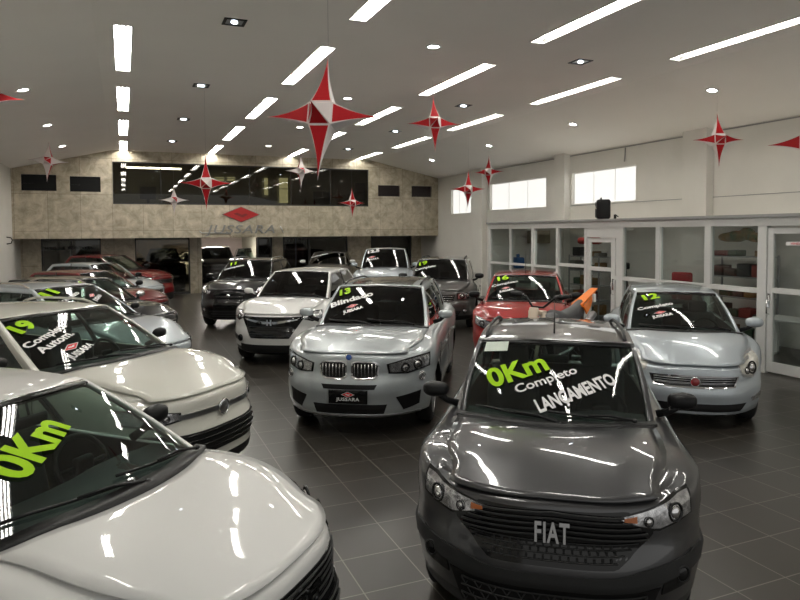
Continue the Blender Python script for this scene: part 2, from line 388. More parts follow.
# ================================================================== CARS
WHEELS = {}
def wheel_meshes(r, style):
    key = (r, style)
    if key in WHEELS: return WHEELS[key]
    w = .10
    t = MB(); rr = r*.68
    t.lathe([(rr, -w), (r*.85, -w-.005), (r*.96, -w+.015), (r, -w+.035), (r, w-.035), (r*.96, w-.015), (r*.85, w+.005), (rr, w)], (0,0,0), 'y', 32)
    to = t.build('tyre', RUB); tm = to.data; bpy.data.objects.remove(to)
    m = MB(); m.lathe([(rr+.004, -w+.002), (rr+.004, w+.002), (rr-.018, w+.006), (rr-.022, w-.02), (rr-.03, -w+.03), (.0, -w+.03)], (0,0,0), 'y', 32)
    if style == 'cap': m.lathe([(rr-.02, w-.02), (rr*.7, w), (rr*.3, w+.006), (0, w+.006)], (0,0,0), 'y', 32)
    n = 5 if style in ('five', 'cap') else 10
    for k in range(n):
        a = 2*PI*k/n; c, s = math.cos(a), math.sin(a); q = .16 if n == 5 else .07
        p = [(.04, -q*rr*.7), (rr-.015, -q*rr), (rr-.015, q*rr), (.04, q*rr*.7)]
        vs = [(x*c-y*s, w-.035, x*s+y*c) for x, y in p] + [(x*c-y*s, w-.005+(.0 if x > .1 else .012), x*s+y*c) for x, y in p]
        m.add(vs, [(0,1,2,3),(4,5,6,7),(0,1,5,4),(1,2,6,5),(2,3,7,6),(3,0,4,7)])
    m.lathe([(.055, w-.03), (.055, w+.01), (.04, w+.018), (0, w+.018)], (0,0,0), 'y', 16)
    mo = m.build('wheel', ALU); mm = mo.data; bpy.data.objects.remove(mo)
    WHEELS[key] = (tm, mm); return WHEELS[key]

DEF = dict(L=4.1, W=1.72, H=1.5, zb=.2, zf=.80, ze=.96, zbelt=1.0, a=.30, yc=.84, ar=.18, crown=.07, dc=.98, dcs=.17, dt=1.75, dts=.10, yb=.72, yr=.56,
           db=3.75, dr=3.35, wr=.31, wd1=.82, wd2=None, glass=GLD, rear='hatch', arch=None, bulge=.02, wstyle='five', detail=2, interior=True, bumper=None, lip=.10, ztail=None, fb=0.0, pe=3.0, sb=.055)
class Car:
    def __init__(s, label, front, yawdeg, col, **kw):
        s.p = p = dict(DEF); p.update(kw)
        for k, v in p.items(): setattr(s, k, v)
        if s.wd2 is None: s.wd2 = s.L-.78
        s.col = col; s.hw = s.W/2; a = R(yawdeg); s.a_ = a
        cx = front[0]-math.cos(a)*s.L/2; cy = front[1]-math.sin(a)*s.L/2
        s.root = thing('pickup_truck' if s.rear == 'pickup' else 'car', label, 'pickup truck' if s.rear == 'pickup' else 'car', (cx, cy, 0), a)
        s.X0 = s.L/2
        s.body(); s.greenhouse()
        if s.interior: s.inside()
        s.wheels()
    # ---- lower body analytic surface
    def hwS(s, d):
        t = 1-(d-s.a)/(.78-s.a) if d < .78 else 0
        t2 = 1-(s.L-s.ar-d)/.5 if d > s.L-s.ar-.5 else 0
        yc = s.hw*s.yc
        return s.hw-(s.hw-yc)*max(0, min(1, t))**2.2-(s.hw*.10)*max(0, min(1, t2))**2.2
    def plan(s, u, v):
        dS = s.a+u*(s.L-s.a-s.ar)
        w = max(0, 1-u/.3)**1.5; w2 = max(0, 1-(1-u)/.2)**1.5
        d = dS-w*(s.a-s.a*abs(v)**s.pe)+w2*(s.ar-s.ar*abs(v)**3)
        return d, v*s.hwS(dS), dS
    def zedge(s, d):
        t = max(0, d)/s.dc
        if t < 1: return s.zf+(s.ze-s.zf)*(1-(1-min(1, t))**1.9)
        return s.ze+(s.zbelt-s.ze)*sm((d-s.dc)/(s.L-s.dc)) if s.ztail is None else interp([(s.dc, s.ze), (s.db, s.zbelt), (s.db+.12, s.zbelt), (s.L, s.ztail)], d)
    def ztop(s, d, v, dS=None):
        z = s.zedge(d-(s.a*abs(v)**s.pe)*max(0, 1-d/1.0))
        cr = s.crown*(.55+.45*sm(d/.5)) if d < s.dc else s.crown*max(.3, 1-(d-s.dc))
        z += cr*(1-abs(v)**2.3)
        if d < s.dc+.2: z += .008*math.exp(-((abs(v)-.60)/.13)**2)*sm(d/.5)        # hood creases
        return z
    def PT(s, u, v):
        d, y, dS = s.plan(u, v); return d, y, s.ztop(d, v)
    FPROF = [(1, .050), (.985, .030), (.96, .014), (.92, .006), (.84, .002), (.74, .002), (.655, .0), (.61, -.030), (.50, -.046), (.39, -.050), (.32, -.026), (.17, -.030), (.06, -.015), (0, .06)]
    SPROF = [(1, .080), (.985, .052), (.96, .030), (.92, .014), (.86, .002), (.76, -.004), (.64, .004), (.54, .010), (.46, .008), (.36, -.002), (.24, -.008), (.14, .0), (.06, .02), (0, .07)]
    def fp(s, k):
        z, i = s.FPROF[k]; return z, i*(1+s.fb)
    def side(s, u, v, k):
        zf, fi = s.fp(k); _, si = s.SPROF[k]
        d, y, dS = s.plan(u, v); zt = s.ztop(d, v)-.0
        for wd in (s.wd1, s.wd2): si -= s.bulge*math.exp(-((d-wd)/.36)**2)*(1 if 2 < k < 11 else .2)
        d2 = d+fi*max(0, 1-u*3)-fi*.6*max(0, 1-(1-u)*3); y2 = v*(s.hwS(dS)-si)
        return d2, y2, s.zb+(zt-s.zb)*zf
    def loc(s, d, y, z): return Vector((s.X0-d, y, z))
    def body(s):
        us = [0, .008, .02, .04, .065, .095, .13, .165, .20, .24, .28, .33, .38, .44, .5, .56, .62, .68, .74, .79, .84, .88, .92, .95, .975, 1]
        nv = 20; vsn = [math.sin(PI/2*(-1+2*j/nv)) *.35+(-1+2*j/nv)*.65 for j in range(nv+1)]
        nu = len(us)-1; V = []; F = []
        nk = len(s.FPROF)
        for u in us:
            for v in vsn:
                d, y, dS = s.plan(u, v); z = s.ztop(d, v)
                fi, si = s.fp(0)[1], s.SPROF[0][1]
                for wd in (s.wd1, s.wd2): si -= s.bulge*math.exp(-((d-wd)/.36)**2)*.2
                V.append(s.loc(d+fi*max(0, 1-u*3)-fi*.6*max(0, 1-(1-u)*3), v*(s.hwS(dS)-si), z))
        N = nv+1
        for i in range(nu):
            for j in range(nv): F.append((i*N+j, i*N+j+1, (i+1)*N+j+1, (i+1)*N+j))
        loop = [(0, j) for j in range(nv)] + [(i, nv) for i in range(nu)] + [(nu, j) for j in range(nv, 0, -1)] + [(i, 0) for i in range(nu, 0, -1)]
        prev = [i*N+j for i, j in loop]; n = len(loop); mats = [0]*len(F)
        for k in range(1, nk):
            cur = []
            for i, j in loop: cur.append(len(V)); V.append(s.loc(*s.side(us[i], vsn[j], k)))
            for q in range(n):
                F.append((prev[q], prev[(q+1) % n], cur[(q+1) % n], cur[q]))
                i, j = loop[q]; fr = us[i] < .001
                mats.append(1 if (k >= nk-2) else 0)
            prev = cur
        # bottom grid
        base = {}
        for q, (i, j) in enumerate(loop): base[(i, j)] = prev[q]
        for i in range(nu+1):
            for j in range(N):
                if (i, j) not in base:
                    d, y, z = s.side(us[i], vsn[j], nk-1); base[(i, j)] = len(V); V.append(s.loc(d, y, s.zb))
        for i in range(nu):
            for j in range(nv): F.append((base[(i, j)], base[(i+1, j)], base[(i+1, j+1)], base[(i, j+1)])); mats.append(1)
        s.bvh = BVHTree.FromPolygons([tuple(v) for v in V], F)
        lowm = s.bumper or BLK
        o = mk('body_shell', V, F, [s.col, lowm, BLK, DARK], s.root, True, mats)
        fixn(o)
        # wheel wells + cabin cut out with solid cutters
        cut = MB()
        for d in (s.wd1, s.wd2):
            for sg in (-1, 1):
                cut.lathe([(0, -.17), (s.wr+.045, -.17), (s.wr+.045, .25), (0, .25)], (s.X0-d, sg*(s.hw-.10), s.wr), 'y', 28, 2)
        if s.detail > 0:
            B = s.base_loop(.03)
            nb = len(B); lo = [(x, y, .42) for x, y, z in B]; hi = [(x, y, 2.2) for x, y, z in B]
            cut.add(lo+hi, [tuple(range(nb))[::-1], tuple(range(nb, 2*nb))]+[(q, (q+1) % nb, (q+1) % nb+nb, q+nb) for q in range(nb)], 3)
        if s.rear == 'pickup':
            x0, x1 = s.X0-s.L+.10, s.X0-s.db-.10; cut.box((x0, -s.hw+.12, .62), (x1, s.hw-.12, 2.2), 2)
        co = cut.build('cutter', [s.col, lowm, BLK, DARK])
        bm = bmesh.new(); bm.from_mesh(co.data); bmesh.ops.recalc_face_normals(bm, faces=bm.faces); bm.to_mesh(co.data); bm.free()
        co.parent = s.root
        md = o.modifiers.new('b', 'BOOLEAN'); md.operation = 'DIFFERENCE'; md.object = co; md.solver = 'EXACT'
        bpy.context.view_layer.update()
        dg = bpy.context.evaluated_depsgraph_get(); me = bpy.data.meshes.new_from_object(o.evaluated_get(dg))
        o.modifiers.clear()
        if len(me.polygons) > 200: o.data = me
        for p in me.polygons: p.use_smooth = p.material_index < 2
        try: me.set_sharp_from_angle(angle=R(50))
        except Exception: pass
        bpy.data.objects.remove(co)
        s.bodyo = o
    # ---- greenhouse
    def gb(s, side, t):       # base point on the belt
        if side == 'f': d, y = s.dc+s.dcs*abs(t)**2, t*s.yb
        elif side == 'r': d, y = s.db-.10*abs(t)**3, t*s.yb*.97
        else:
            d0, d1 = s.dc+s.dcs, s.db-.10; d = d0+(d1-d0)*t
            y = s.yb+s.sb*math.sin(PI*min(1, t))**.7-(s.yb*.03)*t; y *= (1 if side == 'l' else -1)
        return d, y, s.ztop(d, y/s.hw)-.012
    def gr(s, side, t):       # roof edge point
        if side == 'f': d, y = s.dt+s.dts*abs(t)**2, t*s.yr
        elif side == 'r': d, y = s.dr-.06*abs(t)**2, t*s.yr*.94
        else:
            d0, d1 = s.dt+s.dts, s.dr-.06; d = d0+(d1-d0)*t
            y = (s.yr+.015*math.sin(PI*t)-(s.yr*.06)*t)*(1 if side == 'l' else -1)
        return d, y, s.zroof(d, y)
    def zroof(s, d, y):
        u = (d-s.dt)/(s.dr-s.dt); v = abs(y)/s.yr
        return s.H-.035*v**2.2-(.028 if u > .45 else .041)*(2*u-.9)**2
    def G(s, side, t, l):
        b = Vector(s.gb(side, t)); r = Vector(s.gr(side, t)); p = b.lerp(r, l)
        q = math.sin(PI*min(1, l))*.035
        sg = (1 if t > 0 else -1) if side in 'fr' else (1 if side == 'l' else -1)
        vc = Vector((0, .5*sg, .3))
        if side == 'f': p += Vector((-.45, 0, .7)).lerp(vc, abs(t)**4)*q
        elif side == 'r': p += Vector((.6, 0, .4)).lerp(vc, abs(t)**4)*q
        else: p += vc.lerp(Vector((0, .9*sg, 0)), sm(min(t, 1-t)/.3))*q
        return p
    def Gp(s, side, t, l, off=0):
        p = s.G(side, t, l)
        if off:
            e = .01; a = s.G(side, t+e, l)-p; c = s.G(side, t, l+e)-p
            n = a.cross(c).normalized()
            out = {'f': Vector((-1, 0, .5)), 'r': Vector((1, 0, .5)), 'l': Vector((0, 1, 0)), 'R': Vector((0, -1, 0))}[side]
            if n.dot(out) < 0: n = -n
            p = p+n*off
        return s.loc(*p)
    def base_loop(s, inset):
        pts = []
        for k in range(9): pts.append(s.gb('f', -1+k/4))
        for k in range(1, 9): pts.append(s.gb('l', k/8))
        for k in range(1, 8): pts.append(s.gb('r', 1-k/4))
        for k in range(8, 0, -1): pts.append(s.gb('R', k/8))
        cd = (s.dc+s.db)/2; out = []
        for d, y, z in pts:
            yy = y-math.copysign(min(inset, abs(y)), y); dd = d+(inset if d < cd else -inset)
            q = s.loc(dd, yy, z); out.append((q.x, q.y, q.z))
        return out
    def greenhouse(s):
        Ls = [0, .035, .2, .4, .6, .76, .88, .95, 1]
        vf = [-1, -.985, -.95, -.75, -.5, -.25, 0, .25, .5, .75, .95, .985, 1]
        ul = [0, .045, .14, .25, .36, .45, .475, .55, .64, .73, .80, .86, .93, 1]
        V = []; F = []; mi = []; idx = {}
        def vid(p):
            k = (round(p.x, 4), round(p.y, 4), round(p.z, 4))
            if k not in idx: idx[k] = len(V); V.append(p)
            return idx[k]
        glass = {'windshield': [], 'rear_window': [], 'side_window': []}
        cfg = {'f': vf, 'r': vf, 'l': ul, 'R': ul}
        gl = {}
        for sd, ts in cfg.items():
            for i in range(len(ts)-1):
                for k in range(len(Ls)-1):
                    t0, t1, l0, l1 = ts[i], ts[i+1], Ls[k], Ls[k+1]
                    tm, lm = (t0+t1)/2, (l0+l1)/2
                    if sd in 'fr': isg = abs(tm) < .95 and .035 < lm < .95; key = 'windshield' if sd == 'f' else 'rear_window'
                    else:
                        e0 = .045 if lm < .6 else .045; e1 = .93 if s.rear != 'sedan' else .86
                        if s.rear == 'pickup': e1 = .86
                        isg = e0 < tm < e1 and .035 < lm < .88; key = 'side_window'
                        if isg and .45 < tm < .475: isg = False
                    if isg: gl.setdefault((sd, 0 if sd in 'fr' else (0 if tm < .46 else 1)), []).append((t0, t1, l0, l1))
                    else:
                        q = [vid(s.Gp(sd, t, l)) for t, l in ((t0, l0), (t1, l0), (t1, l1), (t0, l1))]
                        if len(set(q)) > 2:
                            F.append(tuple(q)); bl = (sd in 'lR' and .44 < tm < .48) or (sd == 'f' and abs(tm) < .95)
                            mi.append(1 if bl else 0)
        # roof
        nr = len(ul)-1; rows = []
        for i in range(nr+1):
            u = ul[i]; row = []
            for v in vf:
                if i == 0: p = s.gr('f', v)
                elif i == nr: p = s.gr('r', v)
                elif abs(v) == 1: p = s.gr('l' if v > 0 else 'R', u)
                else:
                    a = s.gr('f', v); b = s.gr('r', v); e = s.gr('l', u); y = v*e[1]; d = a[0]+(b[0]-a[0])*u; p = (d, y, s.zroof(d, y))
                row.append(vid(s.loc(*p)))
            rows.append(row)
        # stitch the side strips' roof edge (their parameter grid differs from the roof rows)
        for i in range(nr):
            for j in range(len(vf)-1):
                q = (rows[i][j], rows[i][j+1], rows[i+1][j+1], rows[i+1][j])
                if len(set(q)) > 2: F.append(q); mi.append(0)
        o = mk('cabin_frame', V, F, [s.col, BLKG, LINER, LINER], s.root, True, mi)
        fixn(o)
        # outward orientation check
        c = Vector((s.X0-(s.dc+s.db)/2, 0, 1.0)); me = o.data
        tot = sum(((p.center-c).dot(p.normal))*p.area for p in me.polygons)
        if tot < 0:
            bm = bmesh.new(); bm.from_mesh(me); bmesh.ops.reverse_faces(bm, faces=bm.faces); bm.to_mesh(me); bm.free()
        md = o.modifiers.new('thick', 'SOLIDIFY'); md.thickness = .028; md.offset = -1; md.material_offset = 2; md.material_offset_rim = 0
        me.set_sharp_from_angle(angle=R(38))
        for (sd, w), cells in gl.items():
            V = []; F = []; idx = {}
            for t0, t1, l0, l1 in cells:
                q = []
                for t, l in ((t0, l0), (t1, l0), (t1, l1), (t0, l1)):
                    k = (t, l)
                    if k not in idx: idx[k] = len(V); V.append(s.Gp(sd, t, l, -.006))
                    q.append(idx[k])
                F.append(tuple(q))
            nm = {'f': 'windshield', 'r': 'rear_window'}.get(sd, 'side_window')
            mk(nm, V, F, s.glass, s.root, True)
        # cowl panel
        if s.detail > 0:
            V = []; F = []
            n = 16
            for i in range(n+1):
                v = -1+2*i/n; y = v*s.yb*1.02; d1 = s.dc+s.dcs*v*v
                for d, o_ in ((d1-.10*(1-.5*v*v)-.01, -.02), (d1-.10*(1-.5*v*v)-.008, .011), (d1-.05, .016), (d1+.02, .018), (d1+.05, -.03)):
                    V.append(s.loc(d, y, s.ztop(d, y/s.hw)+o_))
            for i in range(n):
                for k in range(4): F.append((i*5+k, i*5+k+1, (i+1)*5+k+1, (i+1)*5+k))
            fixn(mk('cowl_panel', V, F, BLK, s.root, True))
            # hood panel
            V = []; F = []; rowsu = 16; cols = 18
            vm = s.hoodv if hasattr(s, 'hoodv') else .84
            for i in range(rowsu+1):
                for j in range(cols+1):
                    v = -vm+2*vm*j/cols; yb_ = v
                    dend = s.dc+s.dcs*min(1, (v*s.hw/s.yb))**2-.115*(1-.5*v*v)
                    dsu0 = .028+s.a*abs(v)**s.pe
                    d = dsu0+(dend-dsu0)*(i/rowsu)
                    dS = d; w_ = v*s.hwS(max(s.a, d))
                    edge = .006
                    z = s.ztop(d, v)
                    V.append((d, w_, z+edge))
            V2 = [s.loc(*v) for v in V]
            for i in range(rowsu):
                for j in range(cols): F.append((i*(cols+1)+j, i*(cols+1)+j+1, (i+1)*(cols+1)+j+1, (i+1)*(cols+1)+j))
            ho = mk('hood', V2, F, s.col, s.root, True); fixn(ho)
            md = ho.modifiers.new('t', 'SOLIDIFY'); md.thickness = .010; md.offset = -1; ho.data.set_sharp_from_angle(angle=R(40)); md.use_rim = True
        if s.detail > 1:
            for sg, (a_, b_) in ((-1, (-.80, .02)), (1, (-.05, .72))):
                w = MB(); pts = []
                y0 = a_*s.yb; y1 = b_*s.yb
                for q in range(7):
                    t = a_+(b_-a_)*q/6; l = .045+.075*(1-q/6)
                    pts.append(s.Gp('f', t, l, .014))
                w.tube(pts, .009, 6)
                piv = s.Gp('f', a_ if False else b_*.96, .0, .02)
                pm = pts[3]
                root = s.loc(s.dc-.03+s.dcs*(b_)**2, (b_+.06)*s.yb, s.ztop(s.dc, .5)+.02)
                w.tube([root, (root+pm)/2+Vector((0.0, 0, .02)), pm+Vector((.01, 0, .012))], [.011, .009, .006], 6)
                w.ell(root, (.02, .02, .014)); w.build('wiper', BLK, s.root)
            # doors: seams as thin dark grooves following the side
            for sg in (-1, 1):
                for d in (s.dc+.20, s.dc+.20+(s.db-s.dc)*.42):
                    pts = []
                    for zz in [.36, .5, .62, .74, .86, .95]:
                        h = s.bvh.ray_cast(Vector((s.X0-d, sg*3, zz)), Vector((0, -sg, 0)))
                        if h[0]: pts.append(h[0]+Vector((0, sg*.0005, 0)))
                    if len(pts) > 2: MB().tube(pts, .004, 5).build('door_seam', BLK, s.root)
                    h = s.bvh.ray_cast(Vector((s.X0-d-.75, sg*3, .84)), Vector((0, -sg, 0)))
                    if h[0]: MB().rbox(h[0]+Vector((0, sg*.015, 0)), (.17, .03, .028), .012).build('door_handle', s.col, s.root)
    def inside(s):
        H0 = s.H
        z = s.gb('f', 0)[2]
        m = MB(); w = s.yb-.05
        prof = [(s.dc+.06, z-.06), (s.dc+.25, z-.03), (s.dc+.48, z-.035), (s.dc+.58, z-.08), (s.dc+.62, z-.22), (s.dc+.56, z-.45), (s.dc+.3, z-.5), (s.dc+.06, z-.4)]
        n = 10; V = []; F = []
        for i in range(n+1):
            y = -w+2*w*i/n
            for d, zz in prof:
                dd = d+s.dcs*.9*(y/s.yb)**2*max(0, 1-(d-s.dc)/.6)
                V.append(s.loc(dd, y, zz+(.03*math.exp(-((y-.36)/.17)**2) if .2 < d-s.dc < .6 and zz > z-.1 else 0)))
        k = len(prof)
        for i in range(n):
            for j in range(k): F.append((i*k+j, i*k+(j+1) % k, (i+1)*k+(j+1) % k, (i+1)*k+j))
        fixn(mk('dashboard', V, F, DASH, s.root, True))
        def seat(d, y, w=.50, hgt=1.06, name='front_seat'):
            q = MB(); T = Matrix.Rotation(R(14), 3, 'Y').to_4x4()
            q.rbox(s.loc(d-.05, y, .50), (.5, w, .16), .06)
            q.rbox(s.loc(d+.27, y, .50+(hgt-.5)*.5), (.14, w*.92, hgt-.42), .06, mt=Matrix.Rotation(R(-14), 4, 'Y'))
            q.rbox(s.loc(d+.37, y, min(hgt+.10, H0-.16)), (.10, .26, .17), .04, mt=Matrix.Rotation(R(-10), 4, 'Y'))
            q.build(name, SEAT, s.root, weld=False)
        hg = s.H-.40
        for y in (-.36, .36): seat(s.dc+1.05, y, .5, hg)
        if s.rear != 'pickup':
            q = MB(); q.rbox(s.loc(s.dc+1.9, 0, .5), (.5, 1.15, .16), .06); q.rbox(s.loc(s.dc+2.2, 0, .78), (.14, 1.15, .6), .05, mt=Matrix.Rotation(R(-14), 4, 'Y'))
            for y in (-.38, .38): q.rbox(s.loc(s.dc+2.3, y, hg+.04), (.09, .24, .14), .04)
            q.build('rear_seat', SEAT, s.root, weld=False)
        c = s.loc(s.dc+.72, .36, z-.08); q = MB(); pts = []
        for i in range(25):
            a = 2*PI*i/24; p = Vector((0, .185*math.cos(a), .185*math.sin(a))); p.rotate(Matrix.Rotation(R(-28), 3, 'Y')); pts.append(c+p)
        q.tube(pts, .016, 8, cap=False); q.rbox(c, (.05, .14, .11), .02)
        for a in (0, PI, -PI/2):
            p = Vector((0, .18*math.cos(a), .18*math.sin(a))); p.rotate(Matrix.Rotation(R(-28), 3, 'Y')); q.tube([c, c+p], .014, 6)
        q.build('steering_wheel', BLK, s.root, weld=False)
        p = s.Gp('f', 0, .86, -.09); MB().rbox(p, (.03, .22, .065), .015).tube([p, s.Gp('f', 0, .93, -.01)], .008).build('rear_view_mirror', BLK, s.root)
    def wheels(s):
        tm, mm = wheel_meshes(s.wr, s.wstyle)
        for d in (s.wd1, s.wd2):
            for sg in (-1, 1):
                w = link('wheel', mm, s.root, (s.X0-d, sg*(s.hw-.15), s.wr)); 
                if sg < 0: w.rotation_euler = (0, 0, PI)
                link('tyre', tm, w)
    # ---- parts laid on the front surface
    def patch(s, name, top, bot, m, th=0, off=.004, depth=.02, n=14, r=6, parent=None, mirror=False, inset=0.0):
        """top/bot: lists (y,z) as seen from direction th (deg); builds a solid panel hugging the body"""
        obs = []
        for sg in ((1, -1) if mirror else (1,)):
            a = R(th)*sg; dv = Vector((math.cos(a), math.sin(a), 0)); sd = Vector((-math.sin(a), math.cos(a), 0))
            V = []; F = []; O = Vector((s.X0, 0, 0)); ok = True
            x0, x1 = max(top[0][0], bot[0][0]), min(top[-1][0], bot[-1][0])
            G = []
            for i in range(n+1):
                t = i/n; xt = top[0][0]+(top[-1][0]-top[0][0])*t; xb = bot[0][0]+(bot[-1][0]-bot[0][0])*t
                zt, zb = interp(top, xt), interp(bot, xb)
                for k in range(r+1):
                    q = k/r; x = xb+(xt-xb)*q; z = zb+(zt-zb)*q; x *= sg
                    st = O+dv*2+sd*x+Vector((0, 0, z)); h = s.bvh.ray_cast(st, -dv)
                    G.append((h[0], h[1]) if h[0] else None)
            last = None
            for g in G:
                if g: last = g; break
            for q in range(len(G)):
                if G[q] is None: G[q] = last
                else: last = G[q]
            nn = [g[1] if g[1].dot(dv) > 0 else -g[1] for g in G]
            A = [g[0]+q*off for g, q in zip(G, nn)]; B = [g[0]-q*depth for g, q in zip(G, nn)]
            V = A+B; R1 = r+1; N = (n+1)*R1
            for i in range(n):
                for k in range(r): F.append((i*R1+k, (i+1)*R1+k, (i+1)*R1+k+1, i*R1+k+1))
            for i in range(n):
                for k in (0, r): F.append((i*R1+k, (i+1)*R1+k, (i+1)*R1+k+N, i*R1+k+N))
            for k in range(r):
                for i in (0, n): F.append((i*R1+k, i*R1+k+1, i*R1+k+1+N, i*R1+k+N))
            if isinstance(m, list) or True:
                o = mk(name, V, F, m, parent or s.root, True); fixn(o)
                # make the front face look outward
                p = o.data.polygons[0]
                if p.normal.dot(nn[0]) < 0:
                    bm = bmesh.new(); bm.from_mesh(o.data); bmesh.ops.reverse_faces(bm, faces=bm.faces); bm.to_mesh(o.data); bm.free()
                o.data.set_sharp_from_angle(angle=R(45))
            obs.append(o)
        return obs
    def hit(s, y, z, th=0):
        a = R(th); dv = Vector((math.cos(a), math.sin(a), 0)); sd = Vector((-math.sin(a), math.cos(a), 0))
        h = s.bvh.ray_cast(Vector((s.X0, 0, 0))+dv*2+sd*y+Vector((0, 0, z)), -dv)
        if not h[0]: return Vector((s.X0, y, z)), dv
        n = h[1] if h[1].dot(dv) > 0 else -h[1]
        return h[0], n
    def slats(s, name, zs, y0f, y1f, m, hgt=.014, off=.02, th=0, wave=0, parent=None, n=16):
        """rows of bars: one mesh, each bar follows the front at height z between y0f(z), y1f(z)"""
        mb = MB()
        for z in zs:
            pts = []
            a, b = y0f(z), y1f(z)
            for i in range(n+1):
                y = a+(b-a)*i/n; zz = z+wave*abs(y); p, nn = s.hit(y, zz, th); pts.append(p+nn*off)
            mb.tube(pts, hgt/2, 5)
        return mb.build(name, m, parent or s.root, weld=False)
    def disc(s, name, y, z, r, m, th=0, off=.012, mirror=False, parent=None, ring=None, dome=.3):
        for sg in ((1, -1) if mirror else (1,)):
            p, nn = s.hit(y*sg, z, th*sg)
            nn = (nn+Vector((math.cos(R(th*sg)), math.sin(R(th*sg)), 0))*1.5).normalized()
            q = nn.to_track_quat('Z', 'Y').to_matrix().to_4x4(); mb = MB()
            mb.ell((0, 0, 0), (r, r, r*dome), 0, 16, 8)
            if ring:
                pts = [(r*1.08*math.cos(2*PI*k/20), r*1.08*math.sin(2*PI*k/20), .004) for k in range(21)]; mb.tube(pts, r*.12, 6, 1, cap=False)
            for v in mb.v: v[:] = (q@v)+p+nn*off
            mb.build(name, [m, ring] if ring else m, parent or s.root, weld=False)
    def front_text(s, name, txt, y, z, size, m, bold=.01, ext=.004, off=.02, sx=1, parent=None, lean=0, space=1.0):
        vs, fs = text_mesh(txt, size, bold, ext, space=space); p, nn = s.hit(y, z)
        V = [Vector((p.x+off+v.z+(-v.y*lean), y+v.x*sx, z+v.y)) for v in vs]
        return mk(name, V, fs, m, parent or s.root)
    def glass_text(s, name, txt, v0, l0, size, m, rot=0, bold=.01, sx=1, off=.006, shear=0):
        vs, fs = text_mesh(txt, size, bold, shear=shear); vs, fs = subdiv_long([Vector((v.x*sx, v.y, 0)) for v in vs], fs, .05)
        return s.glass_map(name, vs, fs, v0, l0, m, rot, off)
    def glass_map(s, name, vs, fs, v0, l0, m, rot=0, off=.006, fm=None):
        a = s.G('f', v0, l0); b = s.G('f', v0, l0+.1); sl = (b-a).length/.1; hwid = s.yb+(s.yr-s.yb)*l0
        c, q = math.cos(R(rot)), math.sin(R(rot)); V = []
        for p in vs:
            x, y = p.x*c-p.y*q, p.x*q+p.y*c
            V.append(s.Gp('f', v0+x/hwid, l0+y/sl, off))
        o = mk(name, V, fs, m, s.root, fm=fm); return o
    def glass_logo(s, v0, l0, w, rot=0):
        V = []; F = []; fm = []
        for vs, fs, mi in diamond_logo():
            n = len(V); V += [Vector((x*w*.62, y*w*.62+.09*w, 0)) for x, y in vs]; F += [tuple(i+n for i in f) for f in fs]; fm += [mi]*len(fs)
        vs, fs = text_mesh('JUSSARA', w*.27, .004); n = len(V); V += [Vector((v.x*.9, v.y-.20*w, 0)) for v in vs]; F += [tuple(i+n for i in f) for f in fs]; fm += [1]*len(fs)
        s.glass_map('dealer_sticker', V, F, v0, l0, [REDV, WHT], rot, .007, fm)
    def mirrors(s, m, d=None, z=None, sz=1.0):
        d = d or s.dc+s.dcs+.20; z = z or s.ze+.13
        for sg in (-1, 1):
            y = sg*(s.hw+.05); c = s.loc(d-.02, y, z+.02)
            mb = MB(); mb.ell((0, 0, 0), (.075*sz, .112*sz, .068*sz), 0, 18, 12)
            for v in mb.v: v.z = math.copysign(abs(v.z/(.068*sz))**.7*.068*sz, v.z); v.y = math.copysign(abs(v.y/(.112*sz))**.85*.112*sz, v.y)
            for v in mb.v:
                if v.x < -.01: v.x = -.01+(v.x+.01)*.35
                v.z *= (1+.25*v.y*sg/.12*-1*.3)
                if v.y*sg < 0: v.z *= .92
            for v in mb.v: v[:] = v+c
            o = mb.build('side_mirror', m, s.root)
            MB().tube([s.loc(d+.02, sg*(s.hw-.12), z-.10), s.loc(d+.01, sg*(s.hw-.03), z-.07), c+Vector((0, -sg*.04, -.045))], [.03, .026, .03], 8).build('mirror_arm', BLK, o)
            g = MB(); g.ell((0, 0, 0), (.004, .095*sz, .055*sz), 0, 16, 6)
            for v in g.v: v[:] = v+c+Vector((-.042*sz, 0, 0))
            g.build('mirror_glass', CHR, o)
    def rails(s, m, z=.045, t0=.08, t1=.92):
        for sd in 'lR':
            pts = []
            for k in range(13):
                t = t0+(t1-t0)*k/12; d, y, zz = s.gr(sd, t); h = z*sm(min(k, 12-k)/1.8)
                pts.append(s.loc(d, y*.90, s.zroof(d, y*.90)+h))
            MB().tube(pts, .014, 8).build('roof_rail', m, s.root)
    def plate(s, z, m=BLK, w=.40, h=.13, y=0, logo=False, off=.03):
        p, nn = s.hit(y, z); T = MB().rbox((p.x+off, y, z), (.014, w, h), .006)
        o = T.build('licence_plate', m, s.root)
        if logo:
            V = []; F = []; fm = []
            for vs, fs, mi in diamond_logo():
                n = len(V); V += [Vector((p.x+off+.009+.001*mi, x*.16, z+.028+yy*.16)) for x, yy in vs]; F += [tuple(i+n for i in f) for f in fs]; fm += [mi]*len(fs)
            vs, fs = text_mesh('JUSSARA', .052, .001, space=1.1); n = len(V)
            V += [Vector((p.x+off+.0095, v.x*1.25, z-.028+v.y)) for v in vs]; F += [tuple(i+n for i in f) for f in fs]; fm += [1]*len(fs)
            mk('plate_logo', V, F, [REDV, WHT], o, fm=fm)
        return o
